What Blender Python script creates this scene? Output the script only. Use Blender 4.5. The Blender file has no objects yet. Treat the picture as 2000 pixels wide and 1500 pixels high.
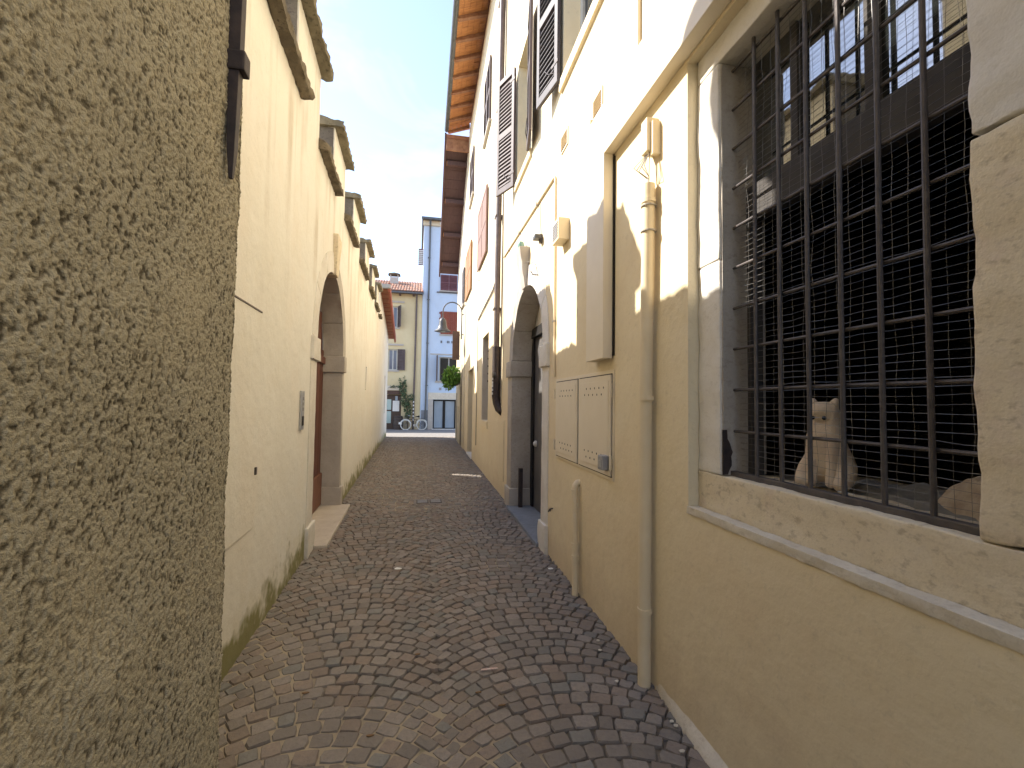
import bpy, bmesh, math, random
import numpy as np
from mathutils import Vector, Matrix, noise
random.seed(7); rng = np.random.default_rng(7)
S = bpy.context.scene
C = S.collection
R_ = math.radians
# ------------------------------------------------------------------ camera
F_PX, CAM_H = 900.0, 1.6
YAW, PITCH, ROLL = R_(11.575), R_(2.391), R_(0.8)
Fw = Vector((math.sin(YAW)*math.cos(PITCH), math.cos(YAW)*math.cos(PITCH), math.sin(PITCH)))
R0 = Vector((math.cos(YAW), -math.sin(YAW), 0)); U0 = R0.cross(Fw)
Rt = R0*math.cos(ROLL)+U0*math.sin(ROLL); Up = U0*math.cos(ROLL)-R0*math.sin(ROLL)
cd = bpy.data.cameras.new('camera'); cam = bpy.data.objects.new('camera', cd); C.objects.link(cam)
cam.matrix_world = Matrix(((Rt.x, Up.x, -Fw.x, 0), (Rt.y, Up.y, -Fw.y, 0), (Rt.z, Up.z, -Fw.z, CAM_H), (0, 0, 0, 1)))
cd.sensor_width = 36; cd.lens = 36*F_PX/2000; cd.clip_start = 0.02; cd.clip_end = 6000
S.camera = cam
# ------------------------------------------------------------------ sky, sun, exposure
SUNV = Vector((-1.0, 0.50, 0.93)).normalized()
ELEV = math.asin(SUNV.z); AZ = math.atan2(SUNV.x, SUNV.y)
w = bpy.data.worlds.new('World'); S.world = w; w.use_nodes = True
nt = w.node_tree; nt.nodes.clear()
out = nt.nodes.new('ShaderNodeOutputWorld'); bg = nt.nodes.new('ShaderNodeBackground')
sky = nt.nodes.new('ShaderNodeTexSky'); sky.sky_type = 'NISHITA'; sky.sun_disc = False
sky.sun_elevation = ELEV; sky.sun_rotation = AZ; sky.air_density = 1.0; sky.dust_density = 0.25; sky.ozone_density = 3.0
tc = nt.nodes.new('ShaderNodeTexCoord'); mp = nt.nodes.new('ShaderNodeMapping'); mp.inputs['Scale'].default_value = (1.6, 1.6, 3.6)
mp.inputs['Location'].default_value = (0.35, 0.1, 0.2)
nz = nt.nodes.new('ShaderNodeTexNoise'); nz.inputs['Scale'].default_value = 2.4; nz.inputs['Detail'].default_value = 9; nz.inputs['Roughness'].default_value = .6; nz.inputs['Distortion'].default_value = .5
cr = nt.nodes.new('ShaderNodeValToRGB'); cr.color_ramp.elements[0].position = .50; cr.color_ramp.elements[1].position = .86; cr.color_ramp.elements[0].color = (.32, .32, .32, 1)
bw = nt.nodes.new('ShaderNodeRGBToBW'); ml = nt.nodes.new('ShaderNodeVectorMath'); ml.operation = 'MULTIPLY'; ml.inputs[1].default_value = (1.05, 1.06, 1.24)
mx = nt.nodes.new('ShaderNodeMixRGB')
k = nt.links.new
k(tc.outputs['Generated'], mp.inputs['Vector']); k(mp.outputs[0], nz.inputs['Vector']); k(nz.outputs['Fac'], cr.inputs['Fac'])
k(sky.outputs[0], bw.inputs[0]); k(bw.outputs[0], ml.inputs[0]); k(cr.outputs[0], mx.inputs['Fac'])
k(sky.outputs[0], mx.inputs[1]); k(ml.outputs[0], mx.inputs[2]); k(mx.outputs[0], bg.inputs[0]); k(bg.outputs[0], out.inputs[0])
bg.inputs['Strength'].default_value = 0.11
sl = bpy.data.lights.new('sun', 'SUN'); sl.energy = 2.6; sl.angle = R_(.5); sl.color = (1.0, .93, .82)
so = bpy.data.objects.new('sun', sl); C.objects.link(so); so.location = SUNV*40
so.rotation_euler = SUNV.to_track_quat('Z', 'Y').to_euler()
S.view_settings.view_transform = 'Standard'; S.view_settings.look = 'None'; S.view_settings.gamma = 1; S.view_settings.use_curve_mapping = False
S.view_settings.exposure = 2.22
S.cycles.max_bounces = 6; S.cycles.diffuse_bounces = 4; S.cycles.glossy_bounces = 2; S.cycles.transmission_bounces = 3

# ------------------------------------------------------------------ pixel helper (directions only; depth comes from walls or ground)
def ray(px, py): return Fw+Rt*((px-1000)/F_PX)-Up*((py-750)/F_PX)
def at(px, py, Y):
    d = ray(px, py); return Vector((d.x*Y/d.y, Y, CAM_H+d.z*Y/d.y))
def to_px(P):
    v = Vector(P)-Vector((0, 0, CAM_H)); z = v.dot(Fw)
    return 1000+F_PX*v.dot(Rt)/z, 750-F_PX*v.dot(Up)/z, z
# wall frames: (along the wall, out of the wall, height) -> world
RX = lambda u: 1.313+.018*u
LX = lambda u: -1.0-.018*u
def RW(u, o, z): return (RX(u)-o, u, z)
def LW(u, o, z): return (LX(u)+o, u, z)
PY = 32.0; PZ = -.27
def PW(x, o, z): return (x, PY-o, z)
def ID(x, y, z): return (x, y, z)

# ------------------------------------------------------------------ materials
def nodes(name):
    m = bpy.data.materials.new(name); m.use_nodes = True
    n = m.node_tree; b = n.nodes['Principled BSDF']; return m, n, b
def rgba(c): return (c[0], c[1], c[2], 1)
class G:
    """small node-graph helper"""
    def __init__(s, name):
        s.m, s.n, s.b = nodes(name); s.pos = None
    def link(s, a, b): s.n.links.new(a, b)
    def P(s):
        if s.pos is None: s.pos = s.n.nodes.new('ShaderNodeNewGeometry').outputs['Position']
        return s.pos
    def noise(s, scale, detail=4, rough=.55, stretch=None, dist=0, vec=None):
        v = vec or s.P()
        if stretch:
            q = s.n.nodes.new('ShaderNodeMapping'); q.inputs['Scale'].default_value = stretch; s.link(v, q.inputs['Vector']); v = q.outputs[0]
        t = s.n.nodes.new('ShaderNodeTexNoise'); t.inputs['Scale'].default_value = scale; t.inputs['Detail'].default_value = min(detail, 3)
        t.inputs['Roughness'].default_value = rough; t.inputs['Distortion'].default_value = dist
        s.link(v, t.inputs['Vector']); return t.outputs['Fac']
    def voro(s, scale, stretch=None):
        v = s.P()
        if stretch:
            q = s.n.nodes.new('ShaderNodeMapping'); q.inputs['Scale'].default_value = stretch; s.link(v, q.inputs['Vector']); v = q.outputs[0]
        t = s.n.nodes.new('ShaderNodeTexVoronoi'); t.inputs['Scale'].default_value = scale; s.link(v, t.inputs['Vector']); return t.outputs['Distance']
    def ramp(s, f, a, b, c0=(0, 0, 0), c1=(1, 1, 1)):
        r = s.n.nodes.new('ShaderNodeValToRGB'); e = r.color_ramp.elements
        e[0].position = a; e[0].color = rgba(c0); e[1].position = b; e[1].color = rgba(c1); s.link(f, r.inputs[0]); return r.outputs[0]
    def mix(s, f, a, b, mode='MIX'):
        q = s.n.nodes.new('ShaderNodeMixRGB'); q.blend_type = mode
        for sock, v in ((q.inputs[0], f), (q.inputs[1], a), (q.inputs[2], b)):
            if isinstance(v, (int, float)): sock.default_value = v if sock.type == 'VALUE' else (v, v, v, 1)
            elif isinstance(v, tuple): sock.default_value = rgba(v)
            else: s.link(v, sock)
        return q.outputs[0]
    def math(s, op, a, b=0.0, clamp=False):
        q = s.n.nodes.new('ShaderNodeMath'); q.operation = op; q.use_clamp = clamp
        for sock, v in ((q.inputs[0], a), (q.inputs[1], b)):
            if isinstance(v, (int, float)): sock.default_value = v
            else: s.link(v, sock)
        return q.outputs[0]
    def z(s):
        q = s.n.nodes.new('ShaderNodeSeparateXYZ'); s.link(s.P(), q.inputs[0]); return q.outputs['Z']
    def attr(s, name):
        q = s.n.nodes.new('ShaderNodeAttribute'); q.attribute_name = name; return q.outputs['Color']
    def bump(s, f, strength, dist=.01, prev=None):
        q = s.n.nodes.new('ShaderNodeBump'); q.inputs['Strength'].default_value = strength; q.inputs['Distance'].default_value = dist
        s.link(f, q.inputs['Height'])
        if prev: s.link(prev, q.inputs['Normal'])
        return q.outputs[0]
    def done(s, col, rough=.85, normal=None, metal=0, spec=.3):
        if isinstance(col, tuple): s.b.inputs['Base Color'].default_value = rgba(col)
        else: s.link(col, s.b.inputs['Base Color'])
        if isinstance(rough, (int, float)): s.b.inputs['Roughness'].default_value = rough
        else: s.link(rough, s.b.inputs['Roughness'])
        s.b.inputs['Metallic'].default_value = metal; s.b.inputs['Specular IOR Level'].default_value = spec
        if normal: s.link(normal, s.b.inputs['Normal'])
        return s.m
M = {}
def pm(name, c1, c2=None, sc=4, rough=.8, bump=.25, bsc=60, dist=.004, metal=0, spec=.3, stretch=None):
    g = G(name); c2 = c2 or tuple(x*.72 for x in c1)
    f = g.ramp(g.noise(sc, 6, .62, stretch), .3, .72)
    nb = g.bump(g.noise(bsc, 4, .6, stretch), bump, dist)
    M[name] = g.done(g.mix(f, c1, c2), rough, nb, metal, spec); return M[name]
def plaster(name, c1, c2, stain, base_grime, moss=None, streak=None, bumpy=.35, coarse=.35, lo=.5):
    g = G(name)
    col = g.mix(g.ramp(g.noise(.9, 5, .6), .35, .7), c1, c2)
    col = g.mix(g.math('MULTIPLY', g.ramp(g.noise(2.3, 8, .68, dist=.6), .56, .74), .38), col, stain)
    col = g.mix(g.math('MULTIPLY', g.ramp(g.noise(1.7, 4, .6, (1, 1, .6)), .50, .72), .40), col, (c1[0]*.97, c1[1]*.90, c1[2]*.84))
    col = g.mix(g.math('MULTIPLY', g.ramp(g.noise(26, 4, .75), .57, .70), .22), col, tuple(x*.6 for x in c1))
    if streak:   # old run-off stains below the copings
        s = g.ramp(g.noise(3.6, 6, .62, (1, 1, .09)), .50, .70)
        h = g.ramp(g.math('DIVIDE', g.z(), 5.2), .28, .86)
        col = g.mix(g.math('MULTIPLY', g.math('MULTIPLY', g.math('MULTIPLY', s, h), g.ramp(g.noise(1.3, 3), .35, .65)), .9), col, streak)
    zz = g.math('ADD', g.z(), g.math('MULTIPLY', g.math('SUBTRACT', g.noise(5, 5, .65), .5), .9))
    gr = g.ramp(g.math('SUBTRACT', 1.0, g.math('DIVIDE', zz, lo)), .05, .9)
    col = g.mix(g.math('MULTIPLY', gr, .45), col, base_grime)
    if moss:
        zm = g.math('ADD', g.z(), g.math('MULTIPLY', g.math('SUBTRACT', g.noise(3.1, 6, .7), .5), 1.0))
        mm = g.ramp(g.math('SUBTRACT', 1.0, g.math('DIVIDE', zm, .26)), .1, .8)
        col = g.mix(g.math('MULTIPLY', mm, .85), col, moss)
    n1 = g.bump(g.noise(7, 4, .55), coarse, .02)
    n2 = g.bump(g.noise(95, 3, .6), bumpy, .004, n1)
    M[name] = g.done(col, .92, n2, spec=.15); return M[name]
plaster('plaster_right', (.77, .665, .465), (.73, .615, .415), (.65, .53, .35), (.57, .45, .30), None, None, .3, .45, .45)
plaster('plaster_left', (.77, .75, .695), (.73, .705, .64), (.67, .625, .53), (.58, .53, .38), (.17, .16, .04), (.36, .26, .15), .35, .5, .4)
plaster('plaster_far', (.66, .59, .44), (.58, .50, .36), (.40, .32, .2), (.36, .28, .16), None, (.33, .26, .16), .4, .5, .8)
plaster('plaster_yellow', (.66, .56, .35), (.60, .50, .30), (.5, .42, .28), (.42, .36, .26), None, None, .3, .3, .8)
plaster('plaster_blue', (.52, .62, .75), (.48, .58, .71), (.44, .52, .62), (.38, .42, .48), None, None, .3, .3, .8)
def roughcast():
    g = G('roughcast')
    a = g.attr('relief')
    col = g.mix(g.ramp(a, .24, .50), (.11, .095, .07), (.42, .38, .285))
    col = g.mix(g.math('MULTIPLY', g.ramp(g.noise(2.1, 5, .6), .48, .7), .45), col, (.52, .46, .335))
    col = g.mix(g.math('MULTIPLY', g.ramp(g.noise(3.6, 5, .65), .54, .75), .3), col, (.33, .28, .19))
    col = g.mix(g.math('MULTIPLY', g.ramp(g.noise(140, 3, .7), .57, .70), .45), col, (.13, .105, .07))
    n = g.bump(g.noise(170, 3, .65), .9, .006)
    M['roughcast'] = g.done(col, .95, n, spec=.1)
roughcast()
def stone(name, c1, c2, c3, pit=.5, warm=None):
    g = G(name)
    col = g.mix(g.ramp(g.noise(4.5, 7, .65, dist=.4), .32, .68), c1, c2)
    if warm: col = g.mix(g.math('MULTIPLY', g.ramp(g.noise(6, 4, .6), .55, .7), .55), col, warm)
    pits = g.ramp(g.noise(26, 5, .6, (1, 1, 1.6)), .56, .70)
    col = g.mix(g.math('MULTIPLY', pits, pit), col, c3)
    col = g.mix(g.math('MULTIPLY', g.ramp(g.noise(110, 3, .6), .5, .75), .25), col, c3)
    n = g.bump(g.noise(22, 7, .66), .45, .008); n = g.bump(pits, -.4*min(1, pit*1.5), .004, n); n = g.bump(g.noise(140, 3, .6), .3, .003, n)
    M[name] = g.done(col, .88, n, spec=.2)
stone('stone_white', (.74, .71, .66), (.66, .62, .55), (.48, .44, .38), .3)
stone('stone_tan', (.67, .575, .42), (.72, .625, .46), (.38, .31, .22), .6, (.64, .52, .43))
stone('stone_grey', (.50, .46, .41), (.44, .395, .345), (.30, .26, .22), .25)
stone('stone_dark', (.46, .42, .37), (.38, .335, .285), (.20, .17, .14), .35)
stone('coping', (.20, .165, .115), (.115, .095, .07), (.05, .042, .032), .8)
stone('sooty_shade', (.20, .175, .145), (.11, .095, .08), (.06, .05, .042), .6)
stone('coping_top', (.27, .235, .165), (.15, .13, .09), (.06, .052, .036), .8)
stone('threshold', (.57, .51, .44), (.50, .44, .37), (.35, .29, .24), .3)
stone('slate', (.24, .26, .29), (.19, .205, .23), (.11, .11, .12), .3)
stone('mortar', (.70, .64, .53), (.60, .53, .42), (.36, .29, .20), .3)
def cobble():
    g = G('cobble'); t = g.attr('tint')
    col = g.mix(g.math('MULTIPLY', g.ramp(g.noise(45, 5, .65), .35, .75), .5), t, (.17, .15, .136))
    dust = g.ramp(g.noise(1.1, 5, .6), .48, .72)
    col = g.mix(g.math('MULTIPLY', dust, .30), col, (.24, .21, .17))
    col = g.mix(g.math('MULTIPLY', g.ramp(g.noise(14, 5, .7), .62, .78), .35), col, (.28, .245, .21))
    n = g.bump(g.noise(70, 5, .65), .55, .006)
    M['cobble'] = g.done(col, .9, n, spec=.12)
cobble()
def bed():
    g = G('bed'); t = g.attr('sand')
    col = g.mix(t, (.13, .114, .10), (.36, .305, .225))
    col = g.mix(g.math('MULTIPLY', g.ramp(g.noise(7, 6, .7), .60, .72), .5), col, (.07, .075, .03))
    n = g.bump(g.noise(180, 3, .7), .6, .004)
    M['bed'] = g.done(col, .95, n, spec=.1)
bed()
pm('plaza', (.27, .25, .23), (.20, .18, .165), 9, .85, .5, 30, .01)
pm('earth', (.16, .14, .11), (.1, .1, .06), 2, .95, .5, 20, .02)
pm('iron_dark', (.035, .028, .03), (.07, .05, .045), 18, .6, .4, 90, .002, .3, .4)
pm('iron_bar', (.075, .066, .066), (.12, .105, .10), 22, .55, .5, 120, .002, .35, .4)
pm('wire', (.13, .125, .12), (.24, .23, .22), 30, .45, .1, 90, .001, .6, .5)
pm('pipe_cream', (.75, .63, .435), (.69, .57, .38), 6, .55, .15, 50, .002)
pm('metal_cream', (.76, .67, .52), (.72, .63, .475), 5, .5, .12, 60, .002)
pm('pipe_brown', (.10, .075, .07), (.16, .12, .11), 9, .5, .2, 50, .002, .1, .4)
pm('hole_dark', (.03, .025, .02), None, 9, .9)
pm('shutter_dark', (.085, .062, .06), (.13, .10, .095), 7, .6, .35, 40, .002, stretch=(1, 1, .15))
pm('shutter_grey', (.105, .092, .098), (.075, .064, .066), 7, .6, .35, 40, .002, stretch=(1, 1, .15))
pm('shutter_pink', (.25, .15, .11), (.20, .115, .085), 5, .65, .3, 40, .002, stretch=(1, 1, .12))
pm('shutter_orange', (.33, .165, .065), (.27, .13, .05), 5, .6, .3, 40, .002, stretch=(1, 1, .12))
pm('shutter_red', (.27, .075, .04), (.21, .055, .035), 5, .6, .3, 40, .002, stretch=(1, 1, .12))
pm('shutter_plum', (.16, .07, .075), (.12, .05, .06), 5, .6, .3, 40, .002)
pm('door_brown', (.15, .055, .035), (.10, .037, .026), 6, .5, .35, 30, .003, stretch=(1, 1, .1))
pm('cobble_frame', (.22, .20, .18), (.17, .15, .14), 9, .9, .3, 60)
pm('kick', (.21, .095, .06), (.16, .07, .045), 6, .55, .3, 30, .003)
pm('door_grey', (.13, .125, .12), (.105, .10, .10), 5, .5, .1, 50)
pm('door_black', (.014, .013, .014), None, 5, .5, .1, 50)
pm('wood_orange', (.58, .27, .10), (.36, .15, .065), 5, .7, .45, 25, .006, stretch=(.6, 6, 1))
pm('wood_beam', (.40, .22, .13), (.22, .10, .06), 6, .75, .4, 30, .004)
pm('wood_plum', (.125, .078, .075), (.09, .052, .052), 6, .7, .4, 30, .004, stretch=(6, .6, 1))
pm('wood_red', (.33, .10, .06), (.26, .075, .045), 6, .7, .4, 30, .004)
pm('gutter', (.10, .105, .11), (.14, .145, .15), 8, .5, .2, 40, .002, .4)
pm('gutter_light', (.36, .36, .36), (.3, .3, .3), 8, .5, .2, 40, .002, .3)
pm('tile', (.44, .20, .12), (.30, .15, .10), 7, .85, .5, 40, .005)
pm('tile_old', (.36, .20, .14), (.22, .145, .11), 9, .85, .5, 40, .005)
pm('white_paint', (.78, .77, .74), (.70, .69, .66), 5, .6, .1, 50)
pm('frame_white', (.55, .54, .50), (.48, .46, .42), 5, .6, .15, 50)
pm('green_glass', (.22, .36, .30), (.18, .30, .25), 8, .25, .05, 40, spec=.5)
pm('grey_plastic', (.33, .33, .34), (.28, .28, .29), 8, .5, .1, 60)
pm('steel', (.52, .52, .52), (.44, .44, .44), 8, .35, .1, 60, .001, .8)
pm('lamp_metal', (.105, .105, .11), (.07, .072, .075), 9, .45, .2, 50, .001, .6)
pm('sign_brown', (.11, .065, .05), (.08, .048, .038), 6, .6, .2, 40)
pm('white_tyre', (.74, .74, .70), (.62, .62, .58), 9, .7, .1, 60)
pm('black_rubber', (.025, .025, .025), None, 9, .7, .1, 60)
pm('barrel', (.055, .042, .036), (.09, .065, .05), 7, .65, .4, 30, .003)
pm('fur', (.64, .50, .38), (.76, .64, .50), 16, .95, .5, 160, .004)
pm('cloth_dusty', (.27, .255, .22), (.18, .165, .145), 12, .95, .6, 60, .006)
pm('cloth_pale', (.56, .46, .33), (.36, .27, .19), 14, .95, .6, 60, .006)
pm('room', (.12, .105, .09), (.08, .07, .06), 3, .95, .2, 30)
pm('beam_grey', (.075, .068, .064), (.055, .05, .047), 6, .8, .3, 40, stretch=(1, .1, 1))
pm('paper', (.80, .79, .75), (.70, .69, .65), 20, .8, .1, 60)
pm('paper_red', (.46, .26, .22), (.62, .55, .5), 30, .8, .1, 60)
pm('leaf', (.10, .22, .035), (.16, .30, .06), 3, .55, .1, 60)
pm('leaf_dark', (.055, .095, .045), (.09, .13, .06), 3, .6, .1, 60)
pm('leaf_dry', (.16, .09, .04), (.22, .13, .06), 3, .8, .1, 60)
pm('bark', (.14, .10, .07), (.09, .065, .045), 9, .9, .5, 40)
pm('cable', (.22, .19, .165), (.16, .14, .12), 9, .7, .1, 60)
pm('cable_grey', (.42, .38, .33), (.3, .27, .24), 9, .7, .1, 60)
pm('pot', (.10, .07, .055), None, 9, .85, .2, 60)
pm('frosted', (.30, .36, .42), (.26, .32, .38), 2, .25, .03, 20, spec=.5)
pm('shop_glass', (.40, .52, .50), (.34, .46, .45), 2, .2, .03, 20, spec=.5)
pm('pane_dark', (.02, .022, .026), (.014, .016, .018), 3, .12, .02, 4, spec=.3)
pm('pane_curtain', (.16, .17, .21), (.11, .12, .16), 3, .15, .05, 10, spec=.5, stretch=(5, 5, .4))
def glass():
    m, n, b = nodes('glass'); b.inputs['Base Color'].default_value = (.62, .68, .66, 1); b.inputs['Roughness'].default_value = .03
    b.inputs['Transmission Weight'].default_value = .35; b.inputs['IOR'].default_value = 1.52; b.inputs['Specular IOR Level'].default_value = 1.0
    b.inputs['Coat Weight'].default_value = 1.0; b.inputs['Coat Roughness'].default_value = .02; b.inputs['Coat IOR'].default_value = 2.2
    b.inputs['Base Color'].default_value = (.03, .034, .032, 1)
    M['glass'] = m
glass()

# ------------------------------------------------------------------ object helpers
ORG = {}
def tag(o, label=None, cat=None, group=None, kind=None):
    if label: o['label'] = label
    if cat: o['category'] = cat
    if group: o['group'] = group
    if kind: o['kind'] = kind
    return o
def thing(name, loc, label, cat, group=None):
    o = bpy.data.objects.new(name, None); C.objects.link(o); o.location = loc; o.empty_display_size = .1
    ORG[o] = Vector(loc); return tag(o, label, cat, group)
def link(name, me, mat, parent=None, loc=(0, 0, 0)):
    o = bpy.data.objects.new(name, me); C.objects.link(o); o.location = loc
    if mat and not me.materials: me.materials.append(M[mat])
    if parent: o.parent = parent; ORG[o] = ORG[parent]+Vector(loc)
    else: ORG[o] = Vector(loc)
    return o
class MB:
    def __init__(s, T=ID): s.v = []; s.f = []; s.T = T
    def add(s, vs, fs):
        b = len(s.v); s.v += [Vector(s.T(*p)) for p in vs]; s.f += [[b+i for i in f] for f in fs]; return s
    def box(s, a0, a1, b0, b1, c0, c1):
        return s.add([(a, b, c) for c in (c0, c1) for b in (b0, b1) for a in (a0, a1)],
                     [(0, 2, 3, 1), (4, 5, 7, 6), (0, 1, 5, 4), (2, 6, 7, 3), (0, 4, 6, 2), (1, 3, 7, 5)])
    def prism(s, poly, b0, b1):           # polygon in (a, c), extruded over b
        n = len(poly)
        return s.add([(a, b0, c) for a, c in poly]+[(a, b1, c) for a, c in poly],
                     [tuple(range(n)), tuple(range(2*n-1, n-1, -1))]+[(i, (i+1) % n, n+(i+1) % n, n+i) for i in range(n)])
    def tube(s, pts, r, n=8, caps=True):
        P = [Vector(s.T(*p)) for p in pts]; rr = r if isinstance(r, (list, tuple)) else [r]*len(P)
        b = len(s.v); prev = None
        for i, p in enumerate(P):
            d = (P[min(i+1, len(P)-1)]-P[max(i-1, 0)]).normalized()
            a = prev if prev is not None else (Vector((0, 0, 1)) if abs(d.z) < .9 else Vector((1, 0, 0)))
            x = (a-d*a.dot(d)).normalized(); y = d.cross(x); prev = x
            for k_ in range(n):
                t = 2*math.pi*k_/n; s.v.append(p+x*(rr[i]*math.cos(t))+y*(rr[i]*math.sin(t)))
        for i in range(len(P)-1):
            for k_ in range(n):
                s.f.append([b+i*n+k_, b+i*n+(k_+1) % n, b+(i+1)*n+(k_+1) % n, b+(i+1)*n+k_])
        if caps: s.f.append([b+k_ for k_ in range(n)][::-1]); s.f.append([b+(len(P)-1)*n+k_ for k_ in range(n)])
        return s
    def lathe(s, c, prof, n=16, axis='z'):   # prof: (radius, height)
        b = len(s.v)
        for r, h in prof:
            for k_ in range(n):
                t = 2*math.pi*k_/n; x, y = r*math.cos(t), r*math.sin(t)
                p = {'z': (x, y, h), 'x': (h, x, y), 'y': (x, h, y)}[axis]
                s.v.append(Vector(s.T(c[0]+p[0], c[1]+p[1], c[2]+p[2])))
        for i in range(len(prof)-1):
            for k_ in range(n): s.f.append([b+i*n+k_, b+i*n+(k_+1) % n, b+(i+1)*n+(k_+1) % n, b+(i+1)*n+k_])
        s.f.append([b+k_ for k_ in range(n)][::-1]); s.f.append([b+(len(prof)-1)*n+k_ for k_ in range(n)])
        return s
    def build(s, name, mat, parent=None, smooth=False, bevel=0, rough=None, label=None, loc=None):
        org = Vector(loc) if loc is not None else (ORG[parent] if parent else Vector((0, 0, 0)))
        me = bpy.data.meshes.new(name); me.from_pydata([tuple(v-org) for v in s.v], [], s.f)
        bm = bmesh.new(); bm.from_mesh(me); bmesh.ops.remove_doubles(bm, verts=bm.verts, dist=1e-6)
        bmesh.ops.recalc_face_normals(bm, faces=bm.faces)
        if bevel: bmesh.ops.bevel(bm, geom=[e for e in bm.edges if len(e.link_faces) == 2 and e.calc_face_angle(0) > .6], offset=bevel, segments=2, affect='EDGES', profile=.6, clamp_overlap=True)
        if rough:
            res, amp, sc = rough
            for _ in range(7):
                es = [e for e in bm.edges if e.calc_length() > res]
                if not es: break
                bmesh.ops.subdivide_edges(bm, edges=es, cuts=1, use_grid_fill=True)
            bmesh.ops.triangulate(bm, faces=[f for f in bm.faces if len(f.verts) > 4])
            bm.normal_update()
            for v in bm.verts:
                q = v.co+org
                v.co += v.normal*amp*(noise.fractal(q*sc, .9, 2.1, 4)*.8-.25)+Vector((noise.noise(q*sc*.7+Vector((9, 2, 4))), noise.noise(q*sc*.7+Vector((1, 7, 3))), noise.noise(q*sc*.7)))*amp*.5
        bm.to_mesh(me); bm.free()
        if rough and not smooth: smooth = 75
        if smooth:
            for p in me.polygons: p.use_smooth = True
            if smooth != 'all': me.set_sharp_from_angle(angle=R_(smooth if smooth is not True else 40))
        o = link(name, me, mat, parent if loc is None else None, (0, 0, 0))
        if loc is not None:
            o.location = org; ORG[o] = org
        if label: o['label'] = label
        return o
def arch_pts(c, r, spring, base, n=14):
    return [(c-r, base), (c+r, base)]+[(c+r*math.cos(math.pi*i/n), spring+r*math.sin(math.pi*i/n)) for i in range(n+1)]
def rect(a0, a1, c0, c1): return [(a0, c0), (a1, c0), (a1, c1), (a0, c1)]
def slab(name, outer, holes, T, o_front, o_back, mat, parent, shifts=None):
    """a wall with real openings: outline and holes in (along, height), thickness from o_front to o_back"""
    org = ORG[parent] if parent else Vector((0, 0, 0))
    bm = bmesh.new(); loops = []
    for poly in [outer]+holes:
        vs = [bm.verts.new((a, 0, c)) for a, c in poly]; loops.append(vs)
        for i in range(len(vs)): bm.edges.new((vs[i], vs[(i+1) % len(vs)]))
    bmesh.ops.triangle_fill(bm, edges=bm.edges[:], use_beauty=True, normal=(0, -1, 0))
    front = bm.faces[:]
    idx = {}
    for li, vs in enumerate(loops):
        for v in vs: idx[v] = li
    me_v, me_f = [], []
    fv = {v: i for i, v in enumerate(bm.verts)}; n = len(bm.verts)
    vl = list(bm.verts)
    for v in vl: me_v.append(T(v.co.x, o_front, v.co.z))
    for v in vl:
        sh = (shifts or {}).get(idx[v], (0, 0)); me_v.append(T(v.co.x+sh[0], o_back, v.co.z+sh[1]))
    for f in front:
        q = [fv[v] for v in f.verts]; me_f.append(q); me_f.append([i+n for i in q][::-1])
    for vs in loops:
        for i in range(len(vs)):
            a, b = fv[vs[i]], fv[vs[(i+1) % len(vs)]]; me_f.append([a, b, b+n, a+n])
    bm.free()
    m = MB(); m.v = [Vector(p) for p in me_v]; m.f = me_f
    return m.build(name, mat, parent)

# ------------------------------------------------------------------ ground
def vnoise(x, y, seed=0):
    r = np.random.default_rng(seed).random((256, 256)); xi = np.floor(x).astype(int); yi = np.floor(y).astype(int)
    fx = x-xi; fy = y-yi; fx = fx*fx*(3-2*fx); fy = fy*fy*(3-2*fy)
    g = lambda a, b: r[a % 256, b % 256]
    return (g(xi, yi)*(1-fx)+g(xi+1, yi)*fx)*(1-fy)+(g(xi, yi+1)*(1-fx)+g(xi+1, yi+1)*fx)*fy
def grid_mesh(name, P, nu, nv, attr=None, vals=None):
    i = np.arange((nu-1)*(nv-1)); a = (i//(nv-1))*nv+i % (nv-1)
    F = np.stack([a, a+1, a+nv+1, a+nv], 1)
    me = bpy.data.meshes.new(name); me.from_pydata(P.tolist(), [], F.tolist())
    if attr:
        at_ = me.color_attributes.new(attr, 'FLOAT_COLOR', 'POINT'); c = np.ones((len(P), 4), np.float32); c[:, :3] = vals[:, None]
        at_.data.foreach_set('color', c.ravel())
    return me
gm = MB().add([(-2500, -2500, -.6), (2500, -2500, -.6), (2500, 2500, -.6), (-2500, 2500, -.6)], [(0, 1, 2, 3)])
tag(gm.build('ground', 'earth'), kind='structure')
# plaza: slopes gently down to the houses
ys = [19.2, 21.5, 24, 27, 30, 33, 48]; zs = [-.02, -.022, -.08, -.15, -.23, PZ, PZ]
pl = MB(); pv = []; pf = []
for y, z in zip(ys, zs): pv += [(-26, y, z), (30, y, z)]
for i in range(len(ys)-1): pf.append((2*i, 2*i+1, 2*i+3, 2*i+2))
tag(pl.add(pv, pf).build('plaza', 'plaza'), kind='structure')
def plaza_z(y): return float(np.interp(y, ys, zs))
# alley bed of sand and dirt between the setts
def sandmask(x, y):
    b = vnoise(x*1.1+3, y*.8+2, 1)*.55+vnoise(x*2.7, y*2.2, 2)*.3+vnoise(x*7, y*7, 3)*.15
    near = np.clip((2.75-y)/.6, 0, 1)*.16*np.clip((.75-x)/.5, 0, 1)
    wet = np.exp(-((x-.1)/.5)**2-((y-3.6)/1.0)**2)*.35+np.exp(-((x-.75)/.5)**2-((y-5.4)/.5)**2)*.3
    return np.clip((b+near-wet-.44)/.22, 0, 1)
nu, nv = 90, 420
gx, gy = np.meshgrid(np.linspace(-1.9, 2.3, nu), np.concatenate([np.linspace(-3, 1.2, 20), np.linspace(1.25, 8, 300), np.linspace(8.1, 21.8, 100)]), indexing='ij')
sd = sandmask(gx, gy)
gz = -.020+.0115*sd+.004*(vnoise(gx*22, gy*22, 5)-.5)
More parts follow.
